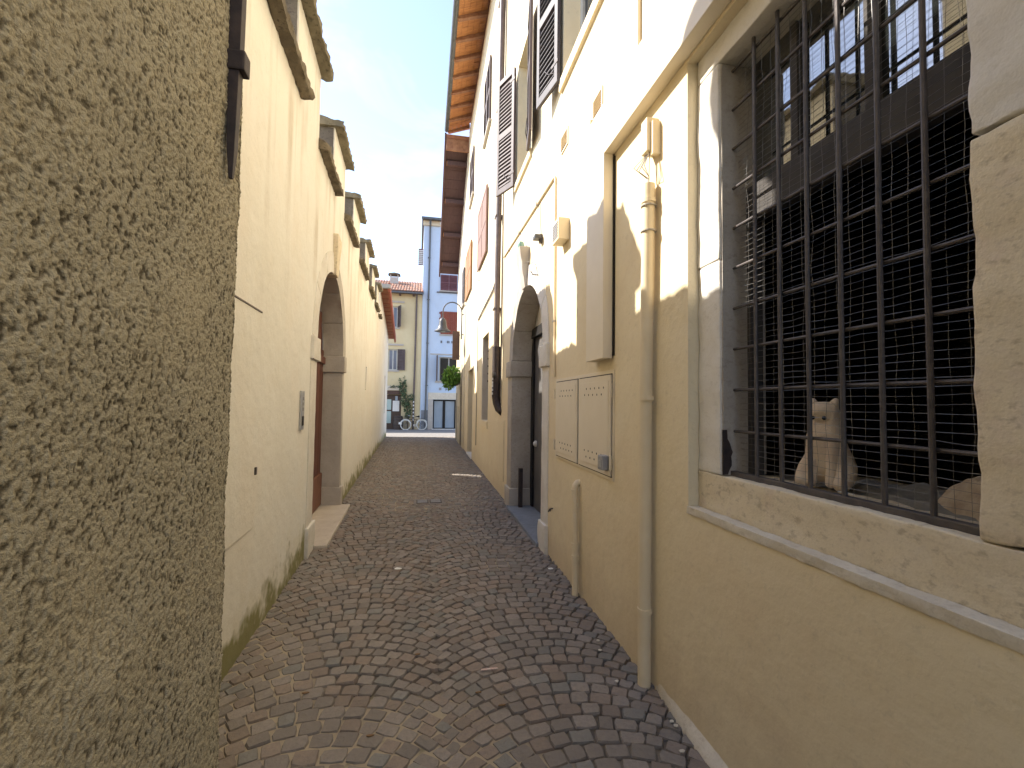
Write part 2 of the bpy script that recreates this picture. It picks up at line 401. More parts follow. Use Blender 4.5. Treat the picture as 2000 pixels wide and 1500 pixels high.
bedme = grid_mesh('alley_ground', np.stack([gx.ravel(), gy.ravel(), gz.ravel()], 1), nu, nv, 'sand', sd.ravel())
alley = link('alley_ground', bedme, 'bed'); tag(alley, kind='structure')
# porphyry setts laid in segmental arcs
def sett_variant(i):
    r = random.Random(100+i); ring = []
    for cx, cy in ((-1, -1), (0, -1), (1, -1), (1, 0), (1, 1), (0, 1), (-1, 1), (-1, 0)):
        corner = cx and cy
        s_ = .5*(r.uniform(.84, .97) if corner else r.uniform(.95, 1.04)); ring.append((cx*s_+r.uniform(-.03, .03), cy*s_+r.uniform(-.03, .03)))
    v = [(x, y, -1.0) for x, y in ring]+[(x, y, -.16+r.uniform(-.05, .05)) for x, y in ring]
    tx, ty = r.uniform(-.06, .06), r.uniform(-.06, .06)
    v += [(x*.90, y*.90, tx*x+ty*y+r.uniform(-.05, .03)) for x, y in ring]+[(0, 0, r.uniform(0, .06))]
    f = []
    for a in range(8):
        b = (a+1) % 8; f += [(a, b, 8+b, 8+a), (8+a, 8+b, 16+b, 16+a), (16+a, 16+b, 24)]
    return np.array(v), f
NV = 40
VAR = [sett_variant(i) for i in range(NV)]
TINTS = []
for i in range(NV):
    r = random.Random(i*3+1); b = r.uniform(.19, .275); h = r.random()
    TINTS.append((b*1.10, b*.97, b*.86) if h < .55 else ((b*1.18, b*.96, b*.80) if h < .9 else (b*1.0, b*.97, b*.9)))
setts = []
W_, sag, cusp, pitch = 1.22, .30, .16, .098
Rr = (W_*W_/4+sag*sag)/(2*sag)
for sgm in range(-2, 2):
    cx = cusp+(sgm+.5)*W_; th = math.asin(W_/2/Rr)
    for j in range(-2, 235):
        y0 = 1.0+j*pitch-.2; t = -th+random.uniform(0, .03)
        while t < th:
            ln = random.choice((.085, .095, .105, .12))*random.uniform(.93, 1.07); dt = ln/Rr
            tm = t+dt/2; t += dt
            x = cx+Rr*math.sin(tm); y = y0+Rr*math.cos(tm)-(Rr-sag)+random.uniform(-.006, .006)
            if y < .9 or y > 21.6: continue
            if x < LX(y)-.03 or x > RX(y)+.03: continue
            if abs(tm) > th*1.02: continue
            d = pitch*max(.62, math.cos(tm))
            setts.append((x, y, -tm+random.uniform(-.06, .06), ln*.97, d*.95, random.randrange(NV)))
def vis(s_):
    px, py, z = to_px((s_[0], s_[1], 0))
    return z > .1 and 440 < px < 2010 and 700 < py < 1515
near = sorted([s_ for s_ in setts if vis(s_)], key=lambda s_: s_[0]**2+s_[1]**2)[:300]
nearset = set(near)
def settz(x, y): return .005*(vnoise(np.array([x*3.]), np.array([y*3.]), 8)[0]-.5)+random.uniform(-.004, .003)
vmesh = []
for i, (v, f) in enumerate(VAR):
    me = bpy.data.meshes.new('cobblestone'); q = v*np.array([1, 1, .07]); me.from_pydata(q.tolist(), [], f)
    ca = me.color_attributes.new('tint', 'FLOAT_COLOR', 'POINT'); ca.data.foreach_set('color', np.tile(np.array(TINTS[i]+(1,), np.float32), len(v)))
    me.materials.append(M['cobble']); vmesh.append(me)
for s_ in near:
    o = link('cobblestone', vmesh[s_[5]], None, alley, (s_[0], s_[1], settz(s_[0], s_[1]))); o.rotation_euler.z = s_[2]; o.scale = (s_[3], s_[4], 1)
AV, AF, AC = [], [], []; base = 0
for s_ in setts:
    if s_ in nearset: continue
    v, f = VAR[s_[5]]; c, sn = math.cos(s_[2]), math.sin(s_[2])
    q = v*np.array([s_[3], s_[4], .07]); z0 = settz(s_[0], s_[1])
    AV.append(np.stack([q[:, 0]*c-q[:, 1]*sn+s_[0], q[:, 0]*sn+q[:, 1]*c+s_[1], q[:, 2]+z0], 1))
    AF += [[base+i for i in ff] for ff in f]; base += len(v); AC.append(np.tile(np.array(TINTS[s_[5]]+(1,), np.float32), (len(v), 1)))
me = bpy.data.meshes.new('cobblestones'); me.from_pydata(np.concatenate(AV).tolist(), [], AF)
ca = me.color_attributes.new('tint', 'FLOAT_COLOR', 'POINT'); ca.data.foreach_set('color', np.concatenate(AC).ravel())
tag(link('cobblestones', me, 'cobble', alley), kind='stuff')
def flat_patch(name, mat, pts, z, label, cat, group=None, thick=.003):
    c = Vector((sum(p[0] for p in pts)/len(pts), sum(p[1] for p in pts)/len(pts), z))
    m = MB().add([(x, y, z) for x, y in pts]+[(x, y, z+thick) for x, y in pts], [tuple(range(len(pts)))[::-1], tuple(range(len(pts), 2*len(pts)))]+[(i, (i+1) % len(pts), len(pts)+(i+1) % len(pts), len(pts)+i) for i in range(len(pts))])
    return tag(m.build(name, mat, None, loc=c), label, cat, group)
# drain grate
t = thing('drain_grate', (.22, 7.6, 0), 'small cast iron drain grate with a double slot set in the cobbles', 'drain grate')
MB().box(-.02, .46, 7.40, 7.80, -.03, .003).build('frame', 'cobble_frame', t)
for i in range(2):
    x0 = .02+i*.21
    sl_ = MB().box(x0, x0+.19, 7.47, 7.72, -.02, .009).build('grate_plate', 'iron_dark', t)
    for j in range(3): MB().box(x0+.02, x0+.17, 7.50+j*.075, 7.53+j*.075, .008, .013).build('slot_bar', 'grey_plastic', sl_)
# litter
def g2(px, py):
    d = ray(px, py); s_ = -CAM_H/d.z; return (d.x*s_, d.y*s_)
def scrap(px, py, w_, h_, mat, label, cat, grp=None, seed=0):
    r = random.Random(seed); x, y = g2(px, py)
    pts = [(x+w_*math.cos(a)*r.uniform(.7, 1.1), y+h_*math.sin(a)*r.uniform(.7, 1.1)) for a in [i*2*math.pi/7 for i in range(7)]]
    return flat_patch('paper_scrap' if cat == 'paper' else ('pebble' if cat == 'pebble' else 'dead_leaf'), mat, pts, .006, label, cat, grp, .004)
x, y = g2(955, 1310)
flat_patch('paper_scrap', 'paper_red', [(x-.05, y-.008), (x+.055, y-.004), (x+.05, y+.012), (x-.045, y+.01)], .008, 'flattened reddish paper strip lying across the cobbles', 'paper')
scrap(777, 1112, .035, .03, 'paper', 'pale crumpled paper scrap on cobbles out from the left doorway', 'paper', seed=2)
scrap(1075, 1112, .035, .025, 'paper', 'small white scrap beside the pale jamb of the dark doorway', 'paper', seed=3)
for i, p in enumerate([(1172, 1272), (1168, 1253), (1320, 1420), (1312, 1412), (1205, 1333), (1332, 1470)]):
    scrap(*p, .014, .011, 'mortar', 'small pale mortar crumb on cobbles along the cream wall', 'pebble', 'mortar crumbs by the cream wall', seed=10+i)
for i, p in enumerate([(596, 1356), (935, 1355), (980, 1380), (722, 1440), (815, 1280)]):
    scrap(*p, .02, .008, 'leaf_dry', 'small dry brown leaf lying on the cobbles', 'leaf', 'dry leaves on the cobbles', seed=20+i)

# ------------------------------------------------------------------ LEFT: garden wall with battlements
gw = thing('garden_wall', (LX(9), 9, 0), 'long cream battlemented wall with an arched doorway and dark copings', 'wall')
SILL = 4.33; TH = .42; MT = 5.10
MER = [(2.10, 3.05), (4.15, 5.15), (6.12, 7.15), (8.25, 9.30), (10.5, 11.5), (12.45, 13.4), (14.25, 15.1)]
CL, RL, SPL = 6.40, 1.02, 2.25
slab('wall', rect(1.5, 15.6, -.3, SILL), [arch_pts(CL, RL+.06, SPL, -.02), rect(11.28, 11.5, 1.85, 2.42)], LW, 0, -TH, 'plaster_left', gw, {2: (.22, .40)})
# the door opening reaches the ground: threshold closes its foot
BX6 = [(0, 1, 2, 3), (7, 6, 5, 4), (0, 4, 5, 1), (1, 5, 6, 2), (2, 6, 7, 3), (3, 7, 4, 0)]
for i, (a, b) in enumerate(MER):
    mo = MB(LW).box(a, b, -TH, 0, SILL, MT).build('merlon', 'plaster_left', gw)
    # soot plate, darkened further to paint the shade on the sunless flank
    MB(LW).box(a-.012, a+.02, -TH+.01, -.012, SILL+.02, MT-.005).build('flank', 'sooty_shade', mo, rough=(.08, .010, 11))
    MB(LW).add([(u, o, z) for u in (a-.06, b+.07) for o, z in ((-TH-.1, MT-.002), (.115, MT-.01), (.12, MT+.065), (-TH-.1, MT+.16))], BX6).build('cap', 'coping_top', mo, rough=(.05, .028, 13))
edges = [(1.5, MER[0][0])]+[(MER[i][1], MER[i+1][0]) for i in range(len(MER)-1)]+[(MER[-1][1], 15.6)]
for a, b in edges:
    far = .17 if b < 15 else 0
    MB(LW).add([(u, o, z) for u in (a, b) for o, z in ((-TH-.08, SILL+.002), (.0, SILL+.002), (.0, SILL+.075), (-TH-.08, SILL+.15))], BX6).build('coping', 'coping_top', gw, rough=(.06, .012, 12))
    MB(LW).add([(u, o, z) for u in (a-.02, b+far) for o, z in ((-.004, SILL-.04), (.10, SILL-.04), (.105, SILL+.04), (-.004, SILL+.072))], BX6).build('drip_course', 'coping', gw, rough=(.05, .026, 13))
def ring_seg(T, c, r0, r1, a0, a1, o0, o1, zc, name, mat, par, n=7, rough=None):
    m = MB(T); poly = [(c+r0*math.cos(a0+(a1-a0)*i/n), zc+r0*math.sin(a0+(a1-a0)*i/n)) for i in range(n+1)]
    poly += [(c+r1*math.cos(a1-(a1-a0)*i/n), zc+r1*math.sin(a1-(a1-a0)*i/n)) for i in range(n+1)]
    return m.prism(poly, o0, o1).build(name, mat, par, bevel=.004, rough=rough)
def doorway(T, par, c, r, sp, wn, wf, depth, mat_face, mat_rev, mat_arch, proud=.014):
    for side, w_ in ((-1, wn), (1, wf)):
        e = c+side*r; u0, u1 = sorted((e, e+side*w_))
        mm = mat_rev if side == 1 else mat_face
        # plinth, shaft, impost
        MB(T).box(u0-(.04 if side == 1 else .02), u1+(.02 if side == 1 else .04), -depth, proud+.03, -.03, .30).build('plinth', 'stone_grey' if side == 1 else 'stone_white', par, bevel=.012, rough=(.09, .012, 8))
        MB(T).box(u0-(.004 if side == 1 else 0), u1+(.004 if side == -1 else 0), -depth, proud, .29, sp-.21).build('jamb', mm, par, bevel=.006, rough=(.12, .005, 7))
        MB(T).box(u0-(.045 if side == 1 else .02), u1+(.02 if side == 1 else .045), -depth, proud+.03, sp-.22, sp+.03).build('impost', mm, par, bevel=.01, rough=(.09, .009, 7))
    na = 3
    for side in (-1, 1):
        for i in range(na):
            a0 = math.pi/2*i/na; a1 = math.pi/2*(i+1)/na
            if i == 0: a0 += .03
            if side == -1: a0, a1 = math.pi-a1, math.pi-a0
            ring_seg(T, c, r-.006, r+.26, a0+.003, a1-.003, -depth, proud, sp, 'voussoir', mat_arch if side == -1 else mat_rev, par, rough=(.12, .008, 6))
    kp = .06 if T is LW else .13
    MB(T).add([(c+du, o, z) for du, o, z in ((-.09, -.1, sp+r-.03), (.09, -.1, sp+r-.03), (.09, proud+.035, sp+r-.03), (-.09, proud+.035, sp+r-.03), (-.17, -.1, sp+r+.50), (.17, -.1, sp+r+.50), (.17, proud+kp, sp+r+.50), (-.17, proud+kp, sp+r+.50))],
              [(0, 1, 2, 3), (7, 6, 5, 4), (0, 4, 5, 1), (1, 5, 6, 2), (2, 6, 7, 3), (3, 7, 4, 0)]).build('keystone', 'stone_tan' if T is LW else 'stone_grey', par, bevel=.008, rough=(.08, .010, 8))
doorway(LW, gw, CL, RL, SPL, .30, .14, .29, 'stone_white', 'stone_grey', 'stone_white', .008)
MB(LW).box(CL-RL-.02, CL+RL+.02, -TH, .17, -.05, .035).build('threshold', 'threshold', gw, bevel=.008, rough=(.12, .008, 6))
dr = MB(LW).prism([(CL-RL-.03, .03)]+[(CL+RL+.03, .03)]+[(CL+(RL+.03)*math.cos(math.pi*i/14), SPL+(RL+.03)*math.sin(math.pi*i/14)) for i in range(15)], -.36, -.30).build('door', 'door_brown', gw)
npl = 9
for i in range(npl):
    u0 = CL-RL+i*2*RL/npl+.006; u1 = CL-RL+(i+1)*2*RL/npl-.006; um = (u0+u1)/2
    top = SPL+math.sqrt(max(0, RL**2-max(abs(u0-CL), abs(u1-CL))**2))
    MB(LW).box(u0, u1, -.30, -.275, .05, max(top, SPL-.2)).build('plank', 'door_brown', dr, bevel=.004)
MB(LW).box(CL-RL+.02, CL+RL-.02, -.277, -.245, .05, .52).build('kick_board', 'kick', dr, bevel=.006)
MB(LW).box(CL-RL+.02, CL+RL-.02, -.277, -.24, SPL-.1, SPL).build('rail', 'door_brown', dr, bevel=.006)
MB(LW).box(CL-.05, CL+.05, -.277, -.235, .52, SPL-.1).build('stile', 'door_brown', dr, bevel=.006)
# flush hatch in the plaster
ht = MB(LW).box(2.6, 3.40, -.01, .011, .75, 2.19).build('hatch', 'plaster_left', gw, bevel=.002)
MB(LW).box(2.6, 3.40, .0, .016, 2.19, 2.199).build('lip', 'shutter_dark', ht)
MB(LW).box(3.36, 3.385, .004, .022, 1.10, 1.15).build('latch', 'iron_bar', ht, bevel=.003)
# intercom
t = thing('intercom_panel', LW(4.73, 0, 1.33), 'slim stainless steel intercom panel beside the left arched doorway', 'intercom')
MB(LW).box(4.64, 4.76, 0, .022, 1.32, 1.69).build('plate', 'steel', t, bevel=.004)
MB(LW).box(4.665, 4.735, .02, .027, 1.36, 1.45).build('camera_window', 'door_black', t, bevel=.003)
for i in range(3): MB(LW).box(4.68, 4.72, .02, .026, 1.50+i*.05, 1.53+i*.05).build('button', 'grey_plastic', t)
# house that closes the garden wall towards the plaza
hs = thing('low_house', (LX(19), 19, 0), 'low pale yellow house with red boarded roof verge after the battlements', 'house')
vz = lambda u: 5.36-(u-15.6)*.098
slab('wall', [(15.6, -.3), (22.5, -.3), (22.5, vz(22.5)), (15.6, vz(15.6))], [rect(20.0, 20.45, 1.1, 2.7)], LW, 0, -.4, 'plaster_left', hs)
MB().add([(LX(22.5), 22.5, -.3), (-9, 22.5, -.3), (-9, 22.5, vz(22.5)), (LX(22.5), 22.5, vz(22.5)), (LX(22.5), 22.1, -.3), (-9, 22.1, -.3), (-9, 22.1, vz(22.5)), (LX(22.5), 22.1, vz(22.5))],
         [(0, 1, 2, 3), (4, 7, 6, 5), (0, 4, 5, 1), (3, 2, 6, 7), (0, 3, 7, 4), (1, 5, 6, 2)]).build('end_wall', 'plaster_left', hs)
MB(LW).box(15.6, 16.0, -6, -.4, -.3, 5.2).build('side_wall', 'plaster_left', hs)
MB(LW).box(20.0, 20.45, -.2, -.16, 1.1, 2.7).build('shutter', 'shutter_grey', hs)
rf = MB(LW).add([(u, o, vz(u)+dz) for u in (15.55, 23.0) for o, dz in ((-6, 0), (.30, 0), (.30, .09), (-6, .09))], [(0, 1, 2, 3), (7, 6, 5, 4), (0, 4, 5, 1), (1, 5, 6, 2), (2, 6, 7, 3), (3, 7, 4, 0)]).build('roof', 'tile', hs)
MB(LW).add([(u, o, vz(u)+dz) for u in (15.5, 23.02) for o, dz in ((.26, -.16), (.33, -.16), (.33, .12), (.26, .12))], [(0, 1, 2, 3), (7, 6, 5, 4), (0, 4, 5, 1), (1, 5, 6, 2), (2, 6, 7, 3), (3, 7, 4, 0)]).build('verge_board', 'wood_red', rf)
for i in range(14):
    u = 15.7+i*.53
    MB(LW).add([(u+du, o, vz(u)-.012+dz) for du in (0, .515) for o, dz in ((.0, 0), (.265, 0), (.265, .012), (0, .012))], [(0, 1, 2, 3), (7, 6, 5, 4), (0, 4, 5, 1), (1, 5, 6, 2), (2, 6, 7, 3), (3, 7, 4, 0)]).build('soffit_board', 'wood_red', rf)
MB(LW).box(15.42, 15.56, -.2, .34, 5.30, 5.44).build('gutter_end', 'gutter_light', rf, bevel=.02)

# ------------------------------------------------------------------ LEFT NEAR: rough-cast corner
ph = thing('rough_house', (-.62, .5, 0), 'house corner in coarse ochre roughcast plaster with iron rod', 'house')
Yc = 1.745; res = .0031
sA = np.arange(.55, Yc-.02, res); nz_ = int(3.0/res)
rc = .03
arc = np.linspace(0, math.pi/2, 9)
prof = [(-.62, y, 1, 0) for y in sA]+[(-.62-rc+rc*math.cos(a), Yc-rc+rc*math.sin(a), math.cos(a), math.sin(a)) for a in arc]+[(-.62-rc-x_, Yc, 0, 1) for x_ in np.arange(res, .5, res*3)]
prof = np.array(prof); sl_len = np.concatenate([[0], np.cumsum(np.hypot(np.diff(prof[:, 0]), np.diff(prof[:, 1])))])
zz = np.arange(0, nz_)*res+.12
ss, z2 = np.meshgrid(sl_len, zz, indexing='ij')
def fb(f, sd_, ani=(1, 1)): return vnoise(ss*f*ani[0], z2*f*ani[1], sd_)
h = .36*fb(96, 11, (1.0, .8))+.44*fb(165, 12)+.06*fb(40, 13)+.14*fb(300, 14)
h = (h-h.min())/(h.max()-h.min())
big = fb(3.0, 15)*.6+fb(7, 16)*.4
amp = .0085*(.55+.9*np.clip(fb(2.2, 18), 0, 1))
disp = (h-.5)*amp+(big-.5)*.022
Pn = np.stack([(prof[:, 0][:, None]+prof[:, 2][:, None]*disp), (prof[:, 1][:, None]+prof[:, 3][:, None]*disp), z2], -1).reshape(-1, 3)
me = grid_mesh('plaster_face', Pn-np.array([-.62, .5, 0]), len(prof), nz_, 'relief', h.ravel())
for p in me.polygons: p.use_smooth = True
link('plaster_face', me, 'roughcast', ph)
def relief_box(m, name, par):
    o = m.build(name, 'roughcast', par); a_ = o.data.color_attributes.new('relief', 'FLOAT_COLOR', 'POINT'); a_.data.foreach_set('color', np.full(len(o.data.vertices)*4, .6, np.float32)); return o
relief_box(MB().box(-4, -.635, -3, Yc-.02, -.3, 6.2), 'core_wall', ph)
relief_box(MB().box(-.64, -.618, -3, .56, -.3, 6.2), 'side_face', ph)
relief_box(MB().box(-.64, -.612, .5, Yc, 3.1, 6.2), 'upper_face', ph)
relief_box(MB().box(-.64, -.616, .5, Yc-.01, -.3, .14), 'lower_face', ph)
t = thing('iron_rod', (-.60, 1.58, 2.3), 'dark tapered iron stay with a collar hanging on roughcast corner', 'iron rod')
MB().add([(x_, y_, z_) for (z_, hw, x0, x1) in ((2.31, .006, -.61, -.598), (2.40, .015, -.615, -.592), (2.72, .019, -.625, -.585), (3.9, .018, -.63, -.58)) for x_, y_ in ((x0, 1.61-hw), (x1, 1.61-hw), (x1, 1.61+hw), (x0, 1.61+hw))],
         [(3, 2, 1, 0), (12, 13, 14, 15)]+[(i*4+a, i*4+(a+1) % 4, i*4+4+(a+1) % 4, i*4+4+a) for i in range(3) for a in range(4)]).build('rod', 'iron_dark', t, bevel=.002)
MB().box(-.635, -.568, 1.585, 1.638, 2.66, 2.725).build('collar', 'iron_dark', t, bevel=.006)
# unseen disc and mast, added to throw a round shadow on the cream house
t = thing('shadow_disc', LW(2.9, -.2, 5.2), 'unseen round grey disc on a mast, added to shade the cream house', 'disc')
MB(LW).tube([(2.85, -.2, 5.12), (2.85, -.2, 5.42), (2.95, -.2, 5.42)], .022, 8).build('mast', 'steel', t)  # mast of the added unseen disc
dm = MB(); cc = Vector(LW(2.98, -.15, 5.44)); ax = SUNV; e1 = ax.orthogonal().normalized(); e2 = ax.cross(e1)
vs = [cc-ax*.06]; fs = []
for ri, (rr_, dd) in enumerate(((.12, -.05), (.22, -.025), (.30, .0))):
    for k_ in range(24):
        a = k_*math.pi/12; vs.append(cc+e1*(rr_*math.cos(a))+e2*(rr_*math.sin(a))+ax*dd)
for k_ in range(24):
    fs.append((0, 1+k_, 1+(k_+1) % 24))
    for ri in range(2): fs.append((1+ri*24+k_, 25+ri*24+k_, 25+ri*24+(k_+1) % 24, 1+ri*24+(k_+1) % 24))
dm.add([tuple(v) for v in vs], fs).build('disc', 'lamp_metal', t, smooth='all')

# ------------------------------------------------------------------ RIGHT: cream town house
A = thing('cream_house', (RX(6), 6, 0), 'tall cream plastered house with barred window, arched doorway and brown louvred shutters', 'house')
EAVE = 11.2
CR, RRD, SPR = 6.03, .95, 2.23
holes = [rect(.42, 2.12, 1.09, 3.40), arch_pts(CR, RRD+.08, SPR, -.02), rect(3.4, 4.4, 4.92, 6.75), rect(5.86, 6.84, 4.98, 6.85), rect(9.85, 11.0, 1.2, 3.15), rect(13.2, 14.65, .02, 2.6)]
slab('wall', rect(-3, 16.0, -.3, EAVE), holes, RW, 0, -.36, 'plaster_right', A)
MB(RW).box(-3, 16.0, -7, -6.7, -.3, EAVE).build('back_wall', 'plaster_right', A)
MB(RW).box(-3, -2.7, -6.7, -.36, -.3, EAVE).build('side_wall', 'plaster_right', A)
MB(RW).box(15.7, 16.0, -6.7, -.36, -.3, EAVE).build('side_wall', 'plaster_right', A)
# --- roof: tiles over boards on rafters, gutter along the eave
roof = MB(RW).add([(u, o, z) for u in (-3, 15.95) for o, z in ((-3.5, 13.0), (.80, 11.16), (.80, 11.26), (-3.5, 13.1))], [(0, 1, 2, 3), (7, 6, 5, 4), (0, 4, 5, 1), (1, 5, 6, 2), (2, 6, 7, 3), (3, 7, 4, 0)]).build('roof', 'tile', A)
MB(RW).add([(u, o, z) for u in (-3, 15.95) for o, z in ((-3.5, 13.0), (-7.1, 11.3), (-7.1, 11.4), (-3.5, 13.1))], [(0, 1, 2, 3), (7, 6, 5, 4), (0, 4, 5, 1), (1, 5, 6, 2), (2, 6, 7, 3), (3, 7, 4, 0)]).build('roof', 'tile', A)
zr = lambda o: 11.155-(o-.80)*.43
for i in range(13):
    u = 7.6+i*.70
    MB(RW).add([(u+du, o, zr(o)+dz) for du in (0, .10) for o, dz in ((-.02, -.14), (.70, -.10), (.76, -.05), (.76, .0), (-.02, 0.0))], [(0, 1, 2, 3, 4), (9, 8, 7, 6, 5), (0, 5, 6, 1), (1, 6, 7, 2), (2, 7, 8, 3), (3, 8, 9, 4), (4, 9, 5, 0)]).build('rafter', 'wood_beam', roof, bevel=.006)
    if i < 12:
        for j in range(5):
            o0 = .0+j*.152; uu0 = u+.10; uu1 = u+.70
            for kk in range(2):
                ua = uu0+kk*.30; ub = ua+.296; dz = random.uniform(-.010, .006)
                MB(RW).add([(q, o, zr(o)-.022+dz+e) for q in (ua, ub) for o, e in ((o0+.003, 0), (o0+.149, 0), (o0+.149, .02), (o0+.003, .02))], [(0, 1, 2, 3), (7, 6, 5, 4), (0, 4, 5, 1), (1, 5, 6, 2), (2, 6, 7, 3), (3, 7, 4, 0)]).build('soffit_tile', 'wood_orange', roof)
gp = [(.80+.075*math.cos(a), 11.17+.075*math.sin(a)) for a in [math.pi+math.pi*i/8 for i in range(9)]]
gp = gp+[(.80+.067*math.cos(a), 11.17+.067*math.sin(a)) for a in [2*math.pi-math.pi*i/8 for i in range(9)]]
g_ = MB(RW); n_ = len(gp)
g_.add([(u, o, z) for u in (-3, 16.0) for o, z in gp], [(i, (i+1) % n_, n_+(i+1) % n_, n_+i) for i in range(n_)]+[tuple(range(n_)), tuple(range(2*n_-1, n_-1, -1))])
g_.build('gutter', 'gutter', roof)
# --- barred ground-floor window
wn_ = thing
U0, U1, ZB, ZT, D = .91, 1.94, 1.275, 3.27, .055
sf = MB(RW).box(.42, 2.12, -.30, -D, 1.09, ZB).build('window_sill', 'stone_tan', A, bevel=.008, rough=(.04, .007, 14), label='pitted tan stone sill under the barred window')
MB(RW).box(U1, 2.12, -.30, -D, ZB, 2.30).build('window_jamb', 'stone_white', A, bevel=.008, rough=(.06, .007, 8))
MB(RW).box(U1, 2.12, -.30, -D+.003, 2.303, 3.27).build('window_jamb', 'stone_white', A, bevel=.008, rough=(.06, .007, 8))
MB(RW).box(.42, U0, -.30, -D, ZB, 2.30).build('window_jamb', 'stone_tan', A, bevel=.010, rough=(.04, .008, 13), label='tan weathered stone block of the window surround')
MB(RW).box(.42, U0-.004, -.30, -D+.004, 2.304, 3.27).build('window_jamb', 'stone_white', A, bevel=.010, rough=(.04, .008, 13), label='whitewashed upper stone block of the window surround')
MB(RW).box(.42, 2.12, -.30, -D+.002, 3.273, 3.405).build('window_lintel', 'stone_white', A, bevel=.008, rough=(.07, .007, 8))
MB(RW).box(.42, 2.13, -D-.01, .006, 1.058, 1.096).build('ledge', 'mortar', A, bevel=.003, rough=(.025, .005, 22))
MB(RW).box(U1-.007, U1+.01, -.30, -.068, ZB+.002, ZT-.002).build('window_reveal', 'stone_dark', A, label='grey-brown reveal plate beside the grille')  # thin darker plate over the inner face of the jamb
pp = MB(lambda a, b, c: RW(b, a, c)); pr_ = random.Random(5)
pe = [(-.064-.0*i, ZB+.004+.021*i) for i in range(11)]+[(-.078-.028*math.sin(math.pi*min(1, (10-i)/8))-pr_.uniform(0, .012), ZB+.004+.021*(10-i)) for i in range(11)]
pp.prism(pe, U1-.0105, U1-.004).build('peeled_paint', 'iron_dark', A)
gr_ = MB(RW).box(U0-.02, U1+.02, -.135, -.105, ZB-.004, ZB+.022).build('grille', 'iron_bar', A, bevel=.004, label='black iron window grille of round bars with a bottom rail')
for i in range(7):
    u = 1.768-.1425*i
    if u > U0: MB(RW).tube([(u, -.115, ZB), (u+.002, -.115, 2.0), (u-.001, -.115, ZT+.03)], .0085, 8).build('bar', 'iron_bar', gr_, smooth=True)
for i in range(1, 11):
    z = ZB+.012+.195*i
    if z < ZT: MB(RW).tube([(U0-.03, -.128, z), (1.4, -.129, z+.002), (U1+.03, -.128, z)], .007, 8).build('bar', 'iron_bar', gr_, smooth=True)
wm = MB(RW); rw_ = random.Random(4)
wob = lambda a, b: .008*noise.noise(Vector((a*3, b*3, 1)))
for i in range(int((ZT-ZB)/.0265)):
    z = ZB+.02+i*.0265
    wm.tube([(U0-.02+q*(U1-U0+.0)/10, -.155+2*wob(q, z), z+wob(q*.7, z*5)) for q in range(11)], .00075, 3, False)
for i in range(int((U1-U0)/.052)):
    u = U0+.02+i*.052
    wm.tube([(u+1.6*wob(u*7, q), -.156+2*wob(u, q), ZB+q*(ZT-ZB)/16) for q in range(17)], .00075, 3, False)
wmo = wm.build('wire_mesh', 'wire', A, label='fine bent galvanised wire mesh behind the iron bars')
wmo['kind'] = 'stuff'
# room behind it
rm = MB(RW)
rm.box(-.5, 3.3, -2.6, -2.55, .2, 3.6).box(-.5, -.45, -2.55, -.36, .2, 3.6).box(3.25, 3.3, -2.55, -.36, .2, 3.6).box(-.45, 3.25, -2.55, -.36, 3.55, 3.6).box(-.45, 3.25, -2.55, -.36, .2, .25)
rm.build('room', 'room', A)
MB(RW).box(.42, 2.12, -.95, -.30, 1.18, 1.245).build('inner_ledge', 'stone_dark', A, rough=(.08, .012, 8))
tr = MB(RW).box(U0-.1, U1+.1, -.27, -.20, 2.50, 2.66).build('window_frame', 'beam_grey', A, bevel=.006)
MB(RW).box(U1-.03, U1+.05, -.27, -.20, ZB, 2.50).build('stile', 'beam_grey', tr, bevel=.005)
for uu in (1.62, 1.28): MB(RW).box(uu, uu+.04, -.265, -.205, 2.66, 3.25).build('glazing_bar', 'beam_grey', tr, bevel=.004)
MB(RW).box(U0-.1, U1+.1, -.243, -.237, 2.66, 3.27).build('pane', 'glass', tr)
# --- first-floor windows with shutters
def window(par, T, u0, u1, z0, z1, depth=.18, mat='pane_dark', fm='frame_white'):
    p = MB(T); p.box(u0, u0+.07, -depth-.05, -depth, z0, z1).box(u1-.07, u1, -depth-.05, -depth, z0, z1).box(u0+.07, u1-.07, -depth-.05, -depth, z1-.07, z1).box(u0+.07, u1-.07, -depth-.05, -depth, z0, z0+.07).box((u0+u1)/2-.035, (u0+u1)/2+.035, -depth-.045, -depth+.004, z0+.07, z1-.07)
    wo = p.build('window', fm, par)
    for a, b in ((u0+.07, (u0+u1)/2-.035), ((u0+u1)/2+.035, u1-.07)):
        MB(T).box(a, b, -depth-.035, -depth-.028, z0+.07, z1-.07).build('pane', mat, wo)
    return wo
window(A, RW, 3.4, 4.4, 4.92, 6.75); window(A, RW, 5.86, 6.84, 4.98, 6.85)
MB(RW).box(3.22, 4.44, -.2, .035, 4.80, 4.918).build('sill', 'plaster_right', A, bevel=.004)
MB(RW).box(5.80, 6.90, -.2, .035, 4.88, 4.978).build('sill', 'plaster_right', A, bevel=.004)
